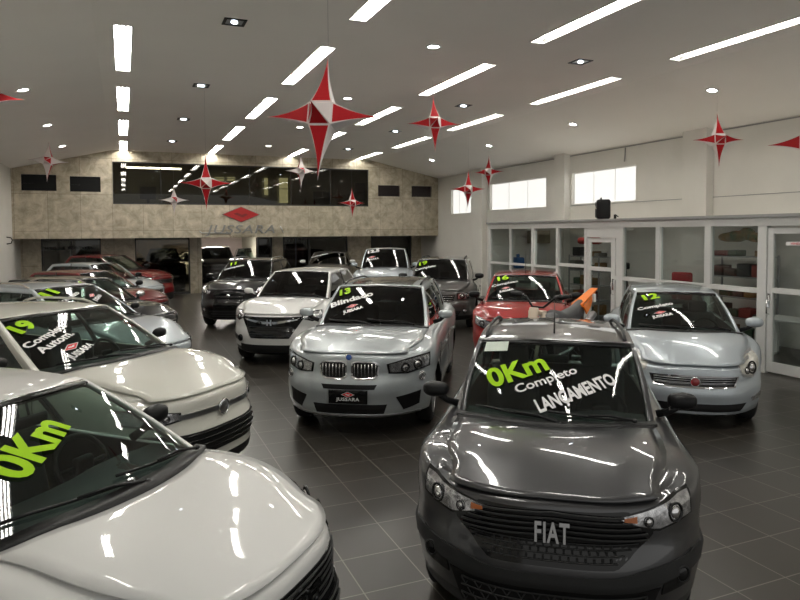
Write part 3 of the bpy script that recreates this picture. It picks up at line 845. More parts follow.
    def headlamp(s, top, bot, th=28, bulbs=((.5, .5),), m=LAMPB, rim=BLKG, orange=None, lens=True):
        """lamp: dark housing, reflector bowls, clear cover"""
        x0, x1 = top[0][0], top[-1][0]
        hs = s.patch('headlamp', top, bot, rim, th, .004, .02, 12, 6, mirror=True)
        def shr(f, e):
            cxm = sum(p[0] for p in top+bot)/len(top+bot); czm = sum(p[1] for p in top+bot)/len(top+bot)
            return [(cxm+(x-cxm)*f, czm+(z-czm)*e) for x, z in top], [(cxm+(x-cxm)*f, czm+(z-czm)*e) for x, z in bot]
        t2, b2 = shr(.92, .80)
        for h, sg in zip(hs, (1, -1)):
            a = R(th)*sg
            if True:
                tt, bb = t2, b2
                o_ = s.patch_one('lamp_reflector', tt, bb, m, th, .009, .004, sg, h)
            for fx, fz, r in [(b+( .045,))[:3] for b in bulbs]:
                x = x0+(x1-x0)*fx; zt, zb = interp(top, x), interp(bot, x); z = zb+(zt-zb)*fz
                p, nn = s.hit(x*sg, z, th*sg); nn = (nn+Vector((math.cos(a), math.sin(a), 0))).normalized()
                q = nn.to_track_quat('Z', 'Y').to_matrix().to_4x4(); mb = MB()
                mb.ell((0, 0, 0), (r*.72, r*.72, r*.4), 0, 14, 8)
                mb.tube([(r*math.cos(2*PI*k/20), r*math.sin(2*PI*k/20), .004) for k in range(21)], r*.16, 6, 1, cap=False)
                for v in mb.v: v[:] = (q@v)+p+nn*.012
                mb.build('lamp_bulb', [CHR, BLKG], h, weld=False)
            if orange:
                fx0, fx1 = orange; L_ = lambda f: x0+(x1-x0)*f
                tp = [(L_(fx0), interp(t2, L_(fx0))-.01), (L_(fx1), interp(t2, L_(fx1))-.01)]; bt = [(L_(fx0), interp(b2, L_(fx0))+.012), (L_(fx1), interp(b2, L_(fx1))+.012)]
                s.patch_one('turn_signal', tp, bt, ORG, th, .012, .004, sg, h, 4, 3)
        return hs
    def patch_one(s, name, top, bot, m, th, off, depth, sg, parent, n=12, r=6):
        t_, b_ = top, bot
        if sg > 0: return s.patch(name, t_, b_, m, th, off, depth, n, r, parent)[0]
        t_ = [(-x, z) for x, z in reversed(top)]; b_ = [(-x, z) for x, z in reversed(bot)]
        return s.patch(name, t_, b_, m, -th, off, depth, n, r, parent)[0]

def std_front(c, grille=None, low=None, fog=None, slm=CHR, nsl=3):
    """upper grille, lower intake and fog lamps shared by the plainer cars"""
    if grille:
        (yt, zt), (yb_, zb) = grille
        g = c.patch('grille', [(-yt, zt), (yt, zt)], [(-yb_, zb), (yb_, zb)], BLK, 0, .004)[0]
        w = lambda z: yb_+(yt-yb_)*(z-zb)/(zt-zb)-.02
        c.slats('grille_bars', [zb+(zt-zb)*(k+.5)/nsl for k in range(nsl)], lambda z: -w(z), w, slm, .012, .008, parent=g)
    if low:
        (yt, zt), (yb_, zb) = low
        g = c.patch('lower_intake', [(-yt, zt), (yt, zt)], [(-yb_, zb), (yb_, zb)], BLK, 0, .005)[0]
        w = lambda z: yb_+(yt-yb_)*(z-zb)/(zt-zb)-.02
        c.slats('intake_bars', [zb+(zt-zb)*(k+.5)/3 for k in range(3)], lambda z: -w(z), w, GRY, .012, .008, parent=g)
    if fog: c.disc('fog_lamp', fog[0], fog[1], fog[2], LAMPB, 20, ring=BLKG, mirror=True)

# ------------------------------------------------------------------ the cars
P_WHITE = paint('white paint', (.56, .555, .50)); P_WHITE2 = paint('bright white paint', (.64, .64, .625))
P_SILV = paint('silver paint', (.40, .435, .45), .35, .30); P_SILV2 = paint('light silver paint', (.42, .465, .50), .35, .32)
P_GREY = paint('graphite paint', (.046, .0465, .050), .5, .30); P_BLACK = paint('black paint', (.003, .003, .0035))
P_RED = paint('red paint', (.29, .012, .010)); P_RED2 = paint('dark red paint', (.13, .004, .005)); P_LR = paint('grey brown paint', (.07, .066, .064), .5, .3)
P_CHAMP = paint('champagne paint', (.42, .36, .30), .4, .3)

# -- graphite pickup in front
c = Car('dark grey pickup in front reading 0Km Completo LANÇAMENTO on its windshield', (2.12, 2.95), -126.2, P_GREY,
        L=4.50, W=1.73, H=1.60, zb=.22, zf=.90, ze=1.02, zbelt=1.08, a=.36, yc=.86, dc=.98, dcs=.34, dt=1.63, dts=.10, yb=.70, yr=.60, db=3.22, dr=3.02, rear='pickup', wr=.33, wd1=.84, wd2=3.65,
        bumper=GRY, crown=.075, bulge=.035, hoodv=.80)
pk = c
g = c.patch('grille', [(-.54, .79), (-.40, .895), (.40, .895), (.54, .79)], [(-.54, .76), (-.34, .60), (.34, .60), (.54, .76)], BLKG, 0, .004, n=40, r=10)[0]
w = lambda z: interp([(.60, .32), (.77, .53), (.80, .52), (.895, .38)], z)-.02
c.slats('grille_bars', [.885, .855, .825, .795, .765], lambda z: -w(z), w, GRY, .014, .014, parent=g, wave=-.05)
c.slats('grille_bars', [.725, .695, .665, .635], lambda z: -w(z), w, GRY, .009, .010, parent=g)
mb = MB()
for zz in (.71, .68, .65):
    for k in range(-7, 8):
        p, nn = c.hit(k*.045+(.02 if zz == .68 else 0), zz); mb.box((p.x+.0, p.y-.006, zz-.012), (p.x+.012, p.y+.006, zz+.012))
mb.build('grille_mesh', GRY, g, weld=False)
c.front_text('grille_letters', 'FIAT', 0, .78, .15, CHR, .004, .006, .03, .58, g, lean=.12, space=1.12)
c.patch('lower_intake', [(-.58, .47), (.58, .47)], [(-.50, .30), (.50, .30)], BLK, 0, .006, n=20)
g = c.slats('intake_bars', [.44, .395, .35], lambda z: -.5, lambda z: .5, GRY, .012, .012)
mb = MB()
for q, zz in enumerate((.42, .37, .33)):
    for k in range(-6, 7):
        p, nn = c.hit(k*.08+(.04 if q % 2 else 0), zz); mb.tube([(p.x+.008, p.y-.025, zz+.02), (p.x+.012, p.y, zz-.02), (p.x+.008, p.y+.025, zz+.02)], .005, 5)
mb.build('intake_mesh', GRY, c.root, weld=False)
c.patch('fog_lamp_housing', [(.62, .56), (.86, .60)], [(.60, .42), (.84, .42)], BLK, 22, .006, mirror=True)
c.disc('fog_lamp', .75, .50, .04, BLKG, 22, ring=GRY, mirror=True)
c.patch('bumper_guard', [(-.9, .585), (-.5, .585), (-.34, .56), (.34, .56), (.5, .585), (.9, .585)], [(-.9, .50), (-.62, .50), (-.5, .48), (.5, .48), (.62, .50), (.9, .50)], GRY, 0, .012, n=30, r=5)
c.headlamp([(.29, .875), (.52, .895), (.90, .93)], [(.36, .83), (.56, .765), (.88, .79)], 32, ((.34, .42, .026), (.68, .48, .05)), orange=(.10, .22))
c.mirrors(BLK, sz=.92)
c.rails(CHR if False else GRY, .035, .04, .96)
MB().tube([c.loc(1.85, 0, c.zroof(1.85, 0)), c.loc(2.15, 0, c.zroof(2.15, 0)+.22)], [.008, .003], 6).build('antenna', BLK, c.root)
c.glass_text('windshield_lettering', '0Km', -.41, .55, .245, YEL, 27, .008, .98)
c.glass_text('windshield_lettering', 'Completo', -.08, .46, .105, WHT, 27, .002, 1.12)
c.glass_text('windshield_lettering', 'LANÇAMENTO', .24, .33, .150, WHT, 27, .0055, .60)
V = [Vector((-.09, -.05, 0)), Vector((.09, -.05, 0)), Vector((.09, .05, 0)), Vector((-.09, .05, 0))]
c.glass_map('window_sticker', V, [(0, 1, 2, 3)], -.72, .88, mat('pale paper', (.55, .62, .55), .7), 2)

# -- silver luxury SUV
c = Car('light silver SUV with twin kidney grilles and 13 Blindado on its windshield', (2.38, 7.25), -121.5, P_SILV,
        L=4.65, W=1.88, H=1.68, zb=.24, zf=.96, ze=1.10, zbelt=1.14, a=.36, yc=.84, dc=1.18, dcs=.21, dt=1.95, dts=.10, yb=.76, yr=.63, sb=.08, db=4.3, dr=3.95, wr=.36, wd1=.92, glass=GLK, bumper=P_SILV, wstyle='ten', bulge=.018, crown=.075)
for sg in (-1, 1):
    tp = [(sg*.035 if sg > 0 else -.31, .90), (.31 if sg > 0 else -.035, .90)]; tp = [(.025, .905), (.08, .925), (.32, .915), (.355, .875)]; bt = [(.025, .735), (.08, .705), (.29, .71), (.34, .755)]
    if sg < 0: tp = [(-y, z) for y, z in reversed(tp)]; bt = [(-y, z) for y, z in reversed(bt)]
    g = c.patch('kidney_grille', tp, bt, CHR, 0, .012)[0]
    sh = lambda q, f: [(q_[0]*.95+(.012*sg), z*f+(1-f)*.815) for q_, z in [((y,), z) for y, z in q]]
    t2, b2 = [(sg*.19+(y-sg*.19)*.88, .815+(z-.815)*.86) for y, z in tp], [(sg*.19+(y-sg*.19)*.88, .815+(z-.815)*.86) for y, z in bt]
    c.patch('grille_opening', t2, b2, BLK, 0, .016, parent=g)
    mb = MB()
    for k in range(7):
        y = sg*(.068+k*.041); pts = [c.hit(y, z)[0]+Vector((.022, 0, 0)) for z in (.745, .80, .84, .89)]; mb.tube(pts, .0085, 5)
    mb.build('grille_bars', CHR, g, weld=False)
c.patch('upper_intake', [(-.33, .655), (.33, .655)], [(-.30, .60), (.30, .60)], BLK, 0, .004)
c.patch('lower_intake', [(-.44, .42), (.44, .42)], [(-.40, .31), (.40, .31)], BLK, 0, .004)
c.patch('side_intake', [(.52, .50), (.86, .54)], [(.62, .34), (.84, .38)], BLK, 24, .004, mirror=True)
c.patch('skid_trim', [(-.8, .30), (.8, .30)], [(-.78, .26), (.78, .26)], ALU, 0, .006, n=24)
c.disc('fog_lamp', .88, .70, .045, LAMPB, 28, ring=CHR, mirror=True)
c.headlamp([(.40, .885), (.62, .925), (1.04, .96)], [(.42, .775), (.66, .755), (1.02, .80)], 32, ((.36, .42, .05), (.64, .45, .055)))
c.disc('emblem', 0, .965, .034, BLU, 0, off=.012, ring=CHR)
c.plate(.52, BLKG, .46, .16, logo=True)
c.mirrors(P_SILV, sz=.9, z=1.27, d=1.62)
c.rails(BLK, .03)
V = []; F = []
for i in range(9):
    for j in range(9): d = 2.10+1.15*i/8; y = -.46+.92*j/8; V.append(c.loc(d, y, c.zroof(d, y)+.006))
for i in range(8):
    for j in range(8): F.append((i*9+j, i*9+j+1, (i+1)*9+j+1, (i+1)*9+j))
mk('sunroof', V, F, BLKG, c.root, True)
c.glass_text('windshield_lettering', '13', -.76, .81, .20, YEL, 20, .010, 1.0)
c.glass_text('windshield_lettering', 'Blindado', -.50, .60, .155, WHT, 25, .006, 1.15)
c.glass_logo(-.42, .40, .30, 24)

# -- white compact SUV
c = Car('white SUV with black mesh grille parked between a silver and a black SUV', (2.38, 11.78), -122.4, P_WHITE2,
        L=4.3, W=1.82, H=1.66, zb=.22, zf=.90, ze=1.10, zbelt=1.14, a=.36, yc=.82, dc=1.02, dcs=.17, dt=1.76, dts=.12, yb=.74, yr=.60, db=4.0, dr=3.5, wr=.33, wd1=.84, glass=GLK, bulge=.03)
c.patch('grille', [(-.60, .90), (.60, .90)], [(-.36, .52), (.36, .52)], BLKG, 0, .005, n=24, r=8)
c.patch('chrome_bar', [(-.50, .865), (-.12, .82), (.12, .82), (.50, .865)], [(-.48, .84), (-.12, .775), (.12, .775), (.48, .84)], CHR, 0, .016, n=28, r=3)
c.front_text('emblem', 'H', 0, .80, .13, CHR, .008, .01, .03, 1.05)
c.slats('grille_bars', [.56, .60, .64, .68, .72], lambda z: -.40, lambda z: .40, GRY, .008, .008)
c.headlamp([(.56, .93), (.74, .965), (.98, .99)], [(.56, .86), (.76, .80), (.96, .84)], 30, ((.40, .45, .05),))
c.patch('lower_intake', [(-.62, .40), (.62, .40)], [(-.6, .27), (.6, .27)], BLK, 0, .006)
c.disc('fog_lamp', .62, .50, .055, BLKG, 18, ring=BLK, mirror=True)
c.patch('side_vent', [(.74, .52), (.98, .56)], [(.74, .44), (.98, .46)], BLK, 30, .006, mirror=True)
c.mirrors(P_WHITE2, sz=.85)

# -- black SUV
c = Car('glossy black SUV with roof rails and 11 on its windshield, last of the centre row', (2.37, 16.79), -116.9, P_BLACK,
        L=4.45, W=1.86, H=1.70, zb=.24, zf=.94, ze=1.12, zbelt=1.16, a=.36, yc=.84, dc=1.05, dcs=.17, dt=1.85, dts=.10, yb=.74, yr=.61, db=4.15, dr=3.6, wr=.36, wd1=.88, glass=GLK, detail=2)
std_front(c, ((.40, .86), (.30, .70)), ((.55, .48), (.42, .30)), (.72, .48, .05), nsl=2)
c.headlamp([(.46, .96), (.7, 1.02), (1.0, 1.06)], [(.48, .86), (.7, .85), (.98, .93)], 32, ((.4, .4, .05),))
c.disc('emblem', 0, .84, .05, CHR, 0, off=.02); c.mirrors(P_BLACK, sz=.9); c.rails(ALU, .05, .02, .98)
c.glass_text('windshield_lettering', '11', -.66, .78, .20, YEL, 15, .010, 1.2); c.glass_text('windshield_lettering', 'Completo', -.52, .58, .11, WHT, 20, .004, 1.2)

# -- silver hatchback at right
c = Car('light silver hatchback with 12 Completo on its windshield, beside the office partition', (6.28, 5.88), -128.4, P_SILV2,
        L=4.05, W=1.72, H=1.56, zb=.18, zf=.74, ze=1.03, zbelt=1.06, a=.36, yc=.82, dc=.85, dcs=.21, dt=1.78, dts=.10, yb=.71, yr=.56, db=3.9, dr=3.6, wr=.31, wd1=.82, crown=.06, bulge=.02, bumper=P_SILV2)
g = c.patch('grille', [(-.50, .66), (-.2, .675), (.2, .675), (.50, .66)], [(-.46, .54), (-.2, .53), (.2, .53), (.46, .54)], CHR, 0, .006, n=24)[0]
c.patch('grille_opening', [(-.48, .65), (.48, .65)], [(-.44, .545), (.44, .545)], BLK, 0, .010, n=20, parent=g)
c.slats('grille_bars', [.565, .59, .615, .64], lambda z: -.45, lambda z: .45, ALU, .008, .016, parent=g)
c.disc('emblem', 0, .60, .05, mat('dark red enamel', (.25, .01, .015), .3, 0, 1), 0, off=.022, ring=CHR)
c.patch('lower_intake', [(-.60, .34), (.60, .34)], [(-.52, .25), (.52, .25)], BLK, 0, .006)
c.headlamp([(.52, .76), (.60, .83), (.76, .90), (.93, .95)], [(.52, .69), (.60, .64), (.76, .62), (.93, .74)], 36, ((.55, .45, .07), (.28, .40, .04)), rim=ALU, m=LAMPC)
c.patch('fog_lamp', [(.72, .39), (.96, .44)], [(.74, .34), (.96, .37)], LAMPB, 30, .008, mirror=True)
c.mirrors(P_SILV2, sz=1.0)
c.glass_text('windshield_lettering', '12', -.64, .82, .21, YEL, 20, .010, 1.2)
c.glass_text('windshield_lettering', 'Completo', -.50, .56, .10, WHT, 20, .003, 1.15)
c.glass_logo(-.40, .38, .28, 20)

# -- red small pickup / hatch
c = Car('bright red compact car with 16 on its windshield, behind the dirt bike', (6.20, 9.50), -125.4, P_RED,
        L=4.3, W=1.80, H=1.60, zb=.18, zf=.88, ze=1.06, zbelt=1.09, a=.30, yc=.84, dc=.98, dcs=.16, dt=1.74, dts=.08, yb=.74, yr=.61, db=3.7, dr=3.45, wr=.31, wd1=.82, detail=2)
std_front(c, ((.42, .78), (.38, .66)), ((.5, .42), (.45, .30)), (.66, .42, .04))
c.headlamp([(.46, .84), (.7, .88), (.95, .92)], [(.48, .72), (.7, .72), (.93, .78)], 30, ((.5, .5, .05),))
c.mirrors(BLK); MB().tube([c.loc(1.95, 0, c.zroof(1.95, 0)), c.loc(2.05, 0, c.zroof(2.05, 0)+.42)], [.006, .003], 6).build('antenna', BLK, c.root)
c.glass_text('windshield_lettering', '16', -.70, .84, .21, YEL, 18, .010, 1.2); c.glass_text('windshield_lettering', 'Completo', -.56, .62, .10, WHT, 18, .003, 1.2)
c.glass_logo(-.50, .42, .28, 18)

# -- grey-brown SUV by the wall pillar
c = Car('grey brown SUV with square headlights and 19 on its windshield, beside the white wall', (6.92, 14.34), -121.6, P_LR,
        L=4.5, W=1.90, H=1.72, zb=.26, zf=.96, ze=1.12, zbelt=1.17, a=.26, yc=.82, dc=1.0, dcs=.14, dt=1.66, dts=.08, yb=.75, yr=.64, db=4.25, dr=3.95, wr=.37, wd1=.86, glass=GLK, crown=.05)
std_front(c, ((.46, .88), (.42, .72)), ((.6, .5), (.5, .34)), (.70, .50, .05))
c.headlamp([(.50, .92), (.7, .93), (.92, .95)], [(.50, .77), (.7, .77), (.9, .79)], 24, ((.3, .5, .055), (.7, .5, .055)))
c.mirrors(BLK, sz=1.05); c.rails(BLK, .03)
c.glass_text('windshield_lettering', '19', -.76, .78, .21, YEL, 15, .010, 1.2); c.glass_text('windshield_lettering', 'Completo', -.58, .56, .11, WHT, 15, .004, 1.2)

# -- silver pickup near the back
c = Car('tall pale silver pickup with white lettering on its windshield, near the stone wall', (7.0, 18.1), -114.2, P_SILV2,
        L=4.9, W=1.86, H=1.90, zb=.3, zf=1.06, ze=1.24, zbelt=1.25, a=.30, yc=.8, dc=1.2, dcs=.15, dt=1.92, dts=.08, yb=.76, yr=.63, db=3.5, dr=3.2, rear='pickup', wr=.38, wd1=.9, wd2=4.0, glass=GLK, detail=1)
std_front(c, ((.5, .98), (.45, .8)), ((.6, .55), (.5, .38))); c.mirrors(P_SILV2)
c.glass_text('windshield_lettering', '12.5', -.60, .86, .20, WHT, 10, .010, 1.2); c.glass_logo(-.58, .50, .42, 14)

# -- grey car at the very back
c = Car('grey car with white lettering, just in front of the glass at the back', (6.55, 22.9), -114.3, P_LR,
        L=4.2, W=1.80, H=1.68, zb=.2, zf=.92, ze=1.16, zbelt=1.18, dc=1.05, dcs=.15, dt=1.75, dts=.1, yb=.72, yr=.59, db=3.8, dr=3.4, glass=GLK, detail=1)
std_front(c, ((.42, .8), (.38, .68)), ((.5, .45), (.45, .30))); c.mirrors(P_WHITE2)
c.glass_text('windshield_lettering', 'Completo', -.50, .72, .13, WHT, 20, .006, 1.2)

# -- nearest white car, bottom left
c = Car('white car with big 0Km on its windshield, nearest at bottom left', (.74, 2.97), -43.0, P_WHITE2,
        L=4.0, W=1.74, H=1.55, zb=.2, zf=.84, ze=1.04, zbelt=1.08, a=.34, yc=.84, dc=.98, dcs=.20, dt=1.78, dts=.10, yb=.77, yr=.56, db=3.7, dr=3.3, wr=.32, wd1=.84, bumper=GRY, crown=.07, sb=.04)
w0 = c
g = c.patch('grille', [(-.50, .80), (.50, .80)], [(-.38, .50), (.38, .50)], BLKG, 0, .006, n=24, r=10)[0]
w = lambda z: .38+.12*(z-.50)/.30-.02
c.slats('grille_bars', [.78, .745, .71, .67, .63, .59, .55], lambda z: -w(z), w, GRY, .012, .012, parent=g)
c.front_text('grille_letters', 'FIAT', 0, .69, .145, CHR, .004, .006, .03, .85, g, lean=.12)
c.patch('lower_intake', [(-.6, .42), (.6, .42)], [(-.5, .26), (.5, .26)], BLK, 0, .006)
c.headlamp([(.50, .87), (.72, .90), (1.02, .93)], [(.50, .80), (.72, .74), (1.0, .80)], 34, ((.4, .5, .05), (.7, .5, .055)), m=BLKG)
c.mirrors(BLK, d=1.66, sz=.95)
c.glass_text('windshield_lettering', '0Km', -.33, .54, .27, YEL, 31, .010, .92)

# -- white car with 19
c = Car('off-white car with 19 Completo Autom. on its windshield, second from the front at left', (.83, 6.40), -45.5, P_WHITE,
        L=4.3, W=1.94, H=1.64, zb=.2, zf=.90, ze=1.09, zbelt=1.13, a=.36, yc=.84, dc=1.12, dcs=.24, dt=2.05, dts=.12, yb=.86, yr=.69, sb=.02, bumper=P_WHITE, db=4.0, dr=3.6, wr=.33, wd1=.86, crown=.08)
c.patch('chrome_bar', [(-.50, .80), (.50, .80)], [(-.50, .755), (.50, .755)], ALU, 0, .010, n=28, r=3)
c.patch('grille', [(-.80, .66), (-.5, .62), (.5, .62), (.80, .66)], [(-.74, .50), (-.5, .40), (.5, .40), (.74, .50)], BLK, 0, .006, n=28)
c.slats('grille_bars', [.45, .50, .55, .60], lambda z: -.62, lambda z: .62, BLKG, .014, .012)
for sg in (-1, 1): pass
c.disc('emblem', 0, .775, .065, ALU, 0, off=.02, ring=CHR, dome=.25)
c.headlamp([(.44, .82), (.70, .86), (.98, .90)], [(.44, .75), (.70, .71), (.96, .77)], 34, ((.5, .5, .045), (.25, .5, .03)), rim=BLKG)
c.patch('lower_intake', [(-.62, .33), (.62, .33)], [(-.55, .22), (.55, .22)], BLK, 0, .006)
c.mirrors(BLK, d=1.72, sz=.85); c.rails(P_WHITE, .04)
c.glass_text('windshield_lettering', '19', -.80, .78, .22, YEL, 27, .012, 1.1)
c.glass_text('windshield_lettering', 'Completo', -.62, .58, .115, WHT, 27, .004, 1.1)
c.glass_text('windshield_lettering', 'Autom.', -.60, .45, .125, WHT, 27, .004, 1.12)
c.glass_logo(-.50, .30, .34, 27)

# -- silver car with 11
c = Car('silver car with green 11 on its windshield, third from the front at left', (.65, 10.0), -42.0, P_SILV2,
        L=4.2, W=1.80, H=1.66, zb=.2, zf=.78, ze=1.08, zbelt=1.12, a=.34, yc=.84, dc=1.0, dcs=.19, dt=1.92, dts=.12, yb=.72, yr=.585, db=3.9, dr=3.5, wr=.33, wd1=.84, crown=.06)
std_front(c, ((.5, .70), (.46, .60)), ((.6, .5), (.5, .32)), (.72, .40, .05))
c.patch('emblem', [(-.09, .665), (-.04, .665), (-.04, .69), (.04, .69), (.04, .665), (.09, .665)], [(-.09, .63), (-.04, .63), (-.04, .61), (.04, .61), (.04, .63), (.09, .63)], mat('gold emblem', (.55, .36, .08), .3, 1), 0, .03, n=18, r=2)
c.headlamp([(.50, .80), (.74, .90), (1.0, .98)], [(.52, .66), (.76, .64), (.98, .74)], 34, ((.45, .45, .06), (.7, .5, .05)), rim=CHR)
c.mirrors(BLK, d=1.55, sz=.75); c.rails(P_CHAMP, .05)
c.glass_text('windshield_lettering', '11', -.74, .84, .22, YEL, 27, .014, 1.4)
c.glass_text('windshield_lettering', 'Completo', -.48, .66, .11, WHT, 27, .004, 1.1); c.glass_logo(.15, .62, .32, 27)

def plain(label, pos, yw, col, text=None, mir=BLK, rails=None, lam=True, **kw):
    c = Car(label, pos, yw, col, detail=kw.pop('detail', 2), **kw)
    z = c.zf
    std_front(c, ((.45, z-.06), (.40, z-.20)), ((.55, .46), (.48, .30)), (.70, .42, .05))
    if lam: c.headlamp([(.50, z-.0), (.72, z+.05), (.98, z+.09)], [(.52, z-.12), (.74, z-.12), (.96, z-.05)], 32, ((.45, .45, .05),))
    c.mirrors(mir)
    if rails: c.rails(rails, .045)
    if text: c.glass_text('windshield_lettering', text, -.66, .80, .20, YEL, 25, .010, 1.2)
    return c
plain('black car fourth from the front in the left row', (.68, 13.3), -42, P_BLACK, '14', CHR, L=4.2, W=1.74, H=1.56, ze=1.0, zf=.82, glass=GLD, dc=1.0)
plain('glossy red hatchback wedged between a black and a silver car in the left row', (.72, 16.7), -42, P_RED2, None, L=4.1, W=1.72, H=1.52, ze=1.0, zf=.82)
plain('pale silver car in the left row next to the last red SUV', (.80, 20.4), -42, P_SILV2, None, L=4.4, W=1.78, H=1.56, ze=1.0, zf=.84, dc=1.05)
plain('dark red SUV at the far end of the left row', (1.22, 22.9), -40, P_RED2, None, rails=None, L=4.5, W=1.84, H=1.72, ze=1.14, zf=.98, zbelt=1.16, dc=1.1, dt=1.95, yb=.74, yr=.60, wr=.36)
# beyond the back openings
plain('dark pickup parked in the garage behind the black SUV', (3.85, 29.8), -93, P_LR, None, detail=1, glass=GLK, L=4.7, W=1.84, H=1.78, ze=1.2, zf=1.05, zbelt=1.2, dc=1.15, dt=1.9, yb=.74, yr=.62, wr=.36, rear='pickup', db=3.4, dr=3.1, wd2=3.9)
plain('dark car parked deepest in the garage by the bright wall', (5.9, 33.2), -95, P_BLACK, None, detail=1, L=4.3, W=1.78, H=1.62, ze=1.05, zf=.9)
plain('white car standing behind the dark glass beside the stone pier', (1.0, 35.7), -178, P_WHITE2, None, detail=1, lam=False, L=3.9, W=1.68, H=1.5)
plain('black SUV standing behind the dark glass left of the stone pier', (1.5, 29.2), -93, P_BLACK, None, detail=1, L=4.3, W=1.84, H=1.75, ze=1.15, zf=1.0, dc=1.1, dt=1.9, wr=.36)

# ================================================================== LIGHTS (fixtures of the room)
TUBEM = mat('fluorescent tube', (1, 1, 1), .5, emit=(1.0, .97, .89), estr=TUBE)
REFL = mat('satin reflector', (.05, .05, .048), .35)
def fixture(x, y0, y1, n, label, proto=None):
    t = thing('strip_light', label, 'ceiling light', (x, (y0+y1)/2, ZC), 0, None); h = (y1-y0)/2
    if n not in PROTO or abs(PROTO[n][0]-h) > .02:
        rf = MB().box((-FWD+.004, -h+.004, .11), (FWD-.004, h-.004, .13))
        for sx in (-1, 1): rf.add([(sx*(FWD-.005), -h, .0), (sx*(FWD-.005), h, .0), (sx*(FWD-.02), h, .115), (sx*(FWD-.02), -h, .115)], [(0, 1, 2, 3)])
        rfo = rf.build('reflector', REFL, t, weld=False)
        tr = MB()
        for a, b in (((-FWD-.015, -h-.015, -.006), (-FWD+.006, h+.015, .004)), ((FWD-.006, -h-.015, -.006), (FWD+.015, h+.015, .004)), ((-FWD, -h-.015, -.006), (FWD, -h+.006, .004)), ((-FWD, h-.006, -.006), (FWD, h+.015, .004))): tr.box(a, b)
        tro = tr.build('trim_frame', WPAINT, t, weld=False); tb = []
        for xx in ((-.075, 0, .075) if n == 3 else (-.05, .05)):
            tb.append(MB().tube([(xx, -h+.05, .06), (xx, h-.05, .06)], .019, 10).build('fluorescent_tube', TUBEM, t))
        if n not in PROTO: PROTO[n] = (h, [rfo, tro]+tb)
    else:
        for o in PROTO[n][1]:
            d = o.copy(); C.objects.link(d); d.parent = t
    return t
PROTO = {}
rown = ['the left row straight ahead', 'the second row from the left', 'the third row from the left', 'the right-hand row']
posn = ['out of view overhead', 'nearest', 'second nearest', 'third nearest', 'fourth nearest', 'farthest, against the stone wall']
for i, x in enumerate(FX):
    for j, (a, b) in enumerate(FY):
        if j == 0: lab = 'recessed strip light overhead in %s' % rown[i]
        elif i == 0 and j == 1: lab = 'recessed three tube strip light overhead starting the left row'
        else: lab = 'recessed strip light, %s in %s' % (posn[j], rown[i])
        t = fixture(x, a, b, 3 if i < 2 else 2, lab); t['group'] = 'recessed strip lights'
BULB = mat('lit bulb', (1, 1, 1), .5, emit=(1, .96, .9), estr=SPOT); BULBC = mat('cool lit bulb', (1, 1, 1), .5, emit=(.8, .9, 1), estr=SPOT*.35)
def squarespot(x, y, z, label, lit=True, tilt=0):
    t = thing('square_downlight', label, 'ceiling light', (x, y, z), 0, 'square downlights'); t.rotation_euler = (0, tilt, 0)
    f = MB(); r, q = .155, .115
    for a, b in (((-r, -r, -.012), (-q, r, .0)), ((q, -r, -.012), (r, r, 0)), ((-q, -r, -.012), (q, -q, 0)), ((-q, q, -.012), (q, r, 0))): f.box(a, b)
    f.build('black_frame', BLK, t, weld=False); MB().box((-q, -q, -.004), (q, q, -.001)).build('reflector', ALU, t)
    MB().ell((0, 0, -.012), (.07 if lit else .045, .045, .012)).build('bulb', BULBC, t)
def roundspot(x, y, z, label, tilt=0, m=None):
    t = thing('round_downlight', label, 'ceiling light', (x, y, z), 0, 'round downlights'); t.rotation_euler = (0, tilt, 0)
    MB().lathe([(.085, 0), (.125, 0), (.125, -.012), (.085, -.012), (.085, 0)], (0, 0, 0), 'z', 20).build('trim_ring', WPAINT, t)
    MB().lathe([(0, -.006), (.086, -.006)], (0, 0, 0), 'z', 20).build('lamp_disc', m or BULB, t)
ordn = ['nearest', 'second nearest', 'third nearest', 'farthest']
for (xx, nm) in ((1.42, 'left'), (7.05, 'right')):
    for j, y in enumerate((9.06, 13.15, 17.15, 21.35)): squarespot(xx*K, y*K, ZC, 'square black downlight, %s in the %s line of four' % (ordn[j], nm), j > 0)
for j, y in enumerate((9.14, 13.3, 17.36, 21.5)): roundspot(4.39*K, y*K, ZC, 'round lit downlight, %s of the four in the middle line' % ordn[j])
def slope_z(x):
    return ZSL+(ZC-ZSL)*(x-XL)/(XA-XL) if x < XA else ZC+(ZSR-ZC)*(x-XB)/(XR-XB)
def onslope(px_, side): return None
def ray(x, y): return (fw+r2*((x-400)/660.23)-u2*((y-260.17)/660.23))
def slope_hit(px, py, side):
    d = ray(px, py); a, za, b, zb = (XL, ZSL, XA, ZC) if side < 0 else (XB, ZC, XR, ZSR); k = (zb-za)/(b-a)
    t = (za-2.42-k*a)/(d.z-k*d.x); return Vector((d.x*t, d.y*t, 2.42+d.z*t)), -math.atan(k)
for j, (px, py) in enumerate(((23, 89.5), (47, 125), (62, 146))):
    p, tl = slope_hit(px, py, -1); roundspot(p.x, p.y, p.z-.002, 'round downlight on the sloping left ceiling, %s of three' % ['nearest', 'middle', 'farthest'][j], tl)
for j, (px, py) in enumerate(((712, 90), (573, 124), (489, 145.5), (432, 160))):
    p, tl = slope_hit(px, py, 1); roundspot(p.x, p.y, p.z-.002, 'round downlight on the sloping right ceiling, %s of four' % ordn[j], tl)
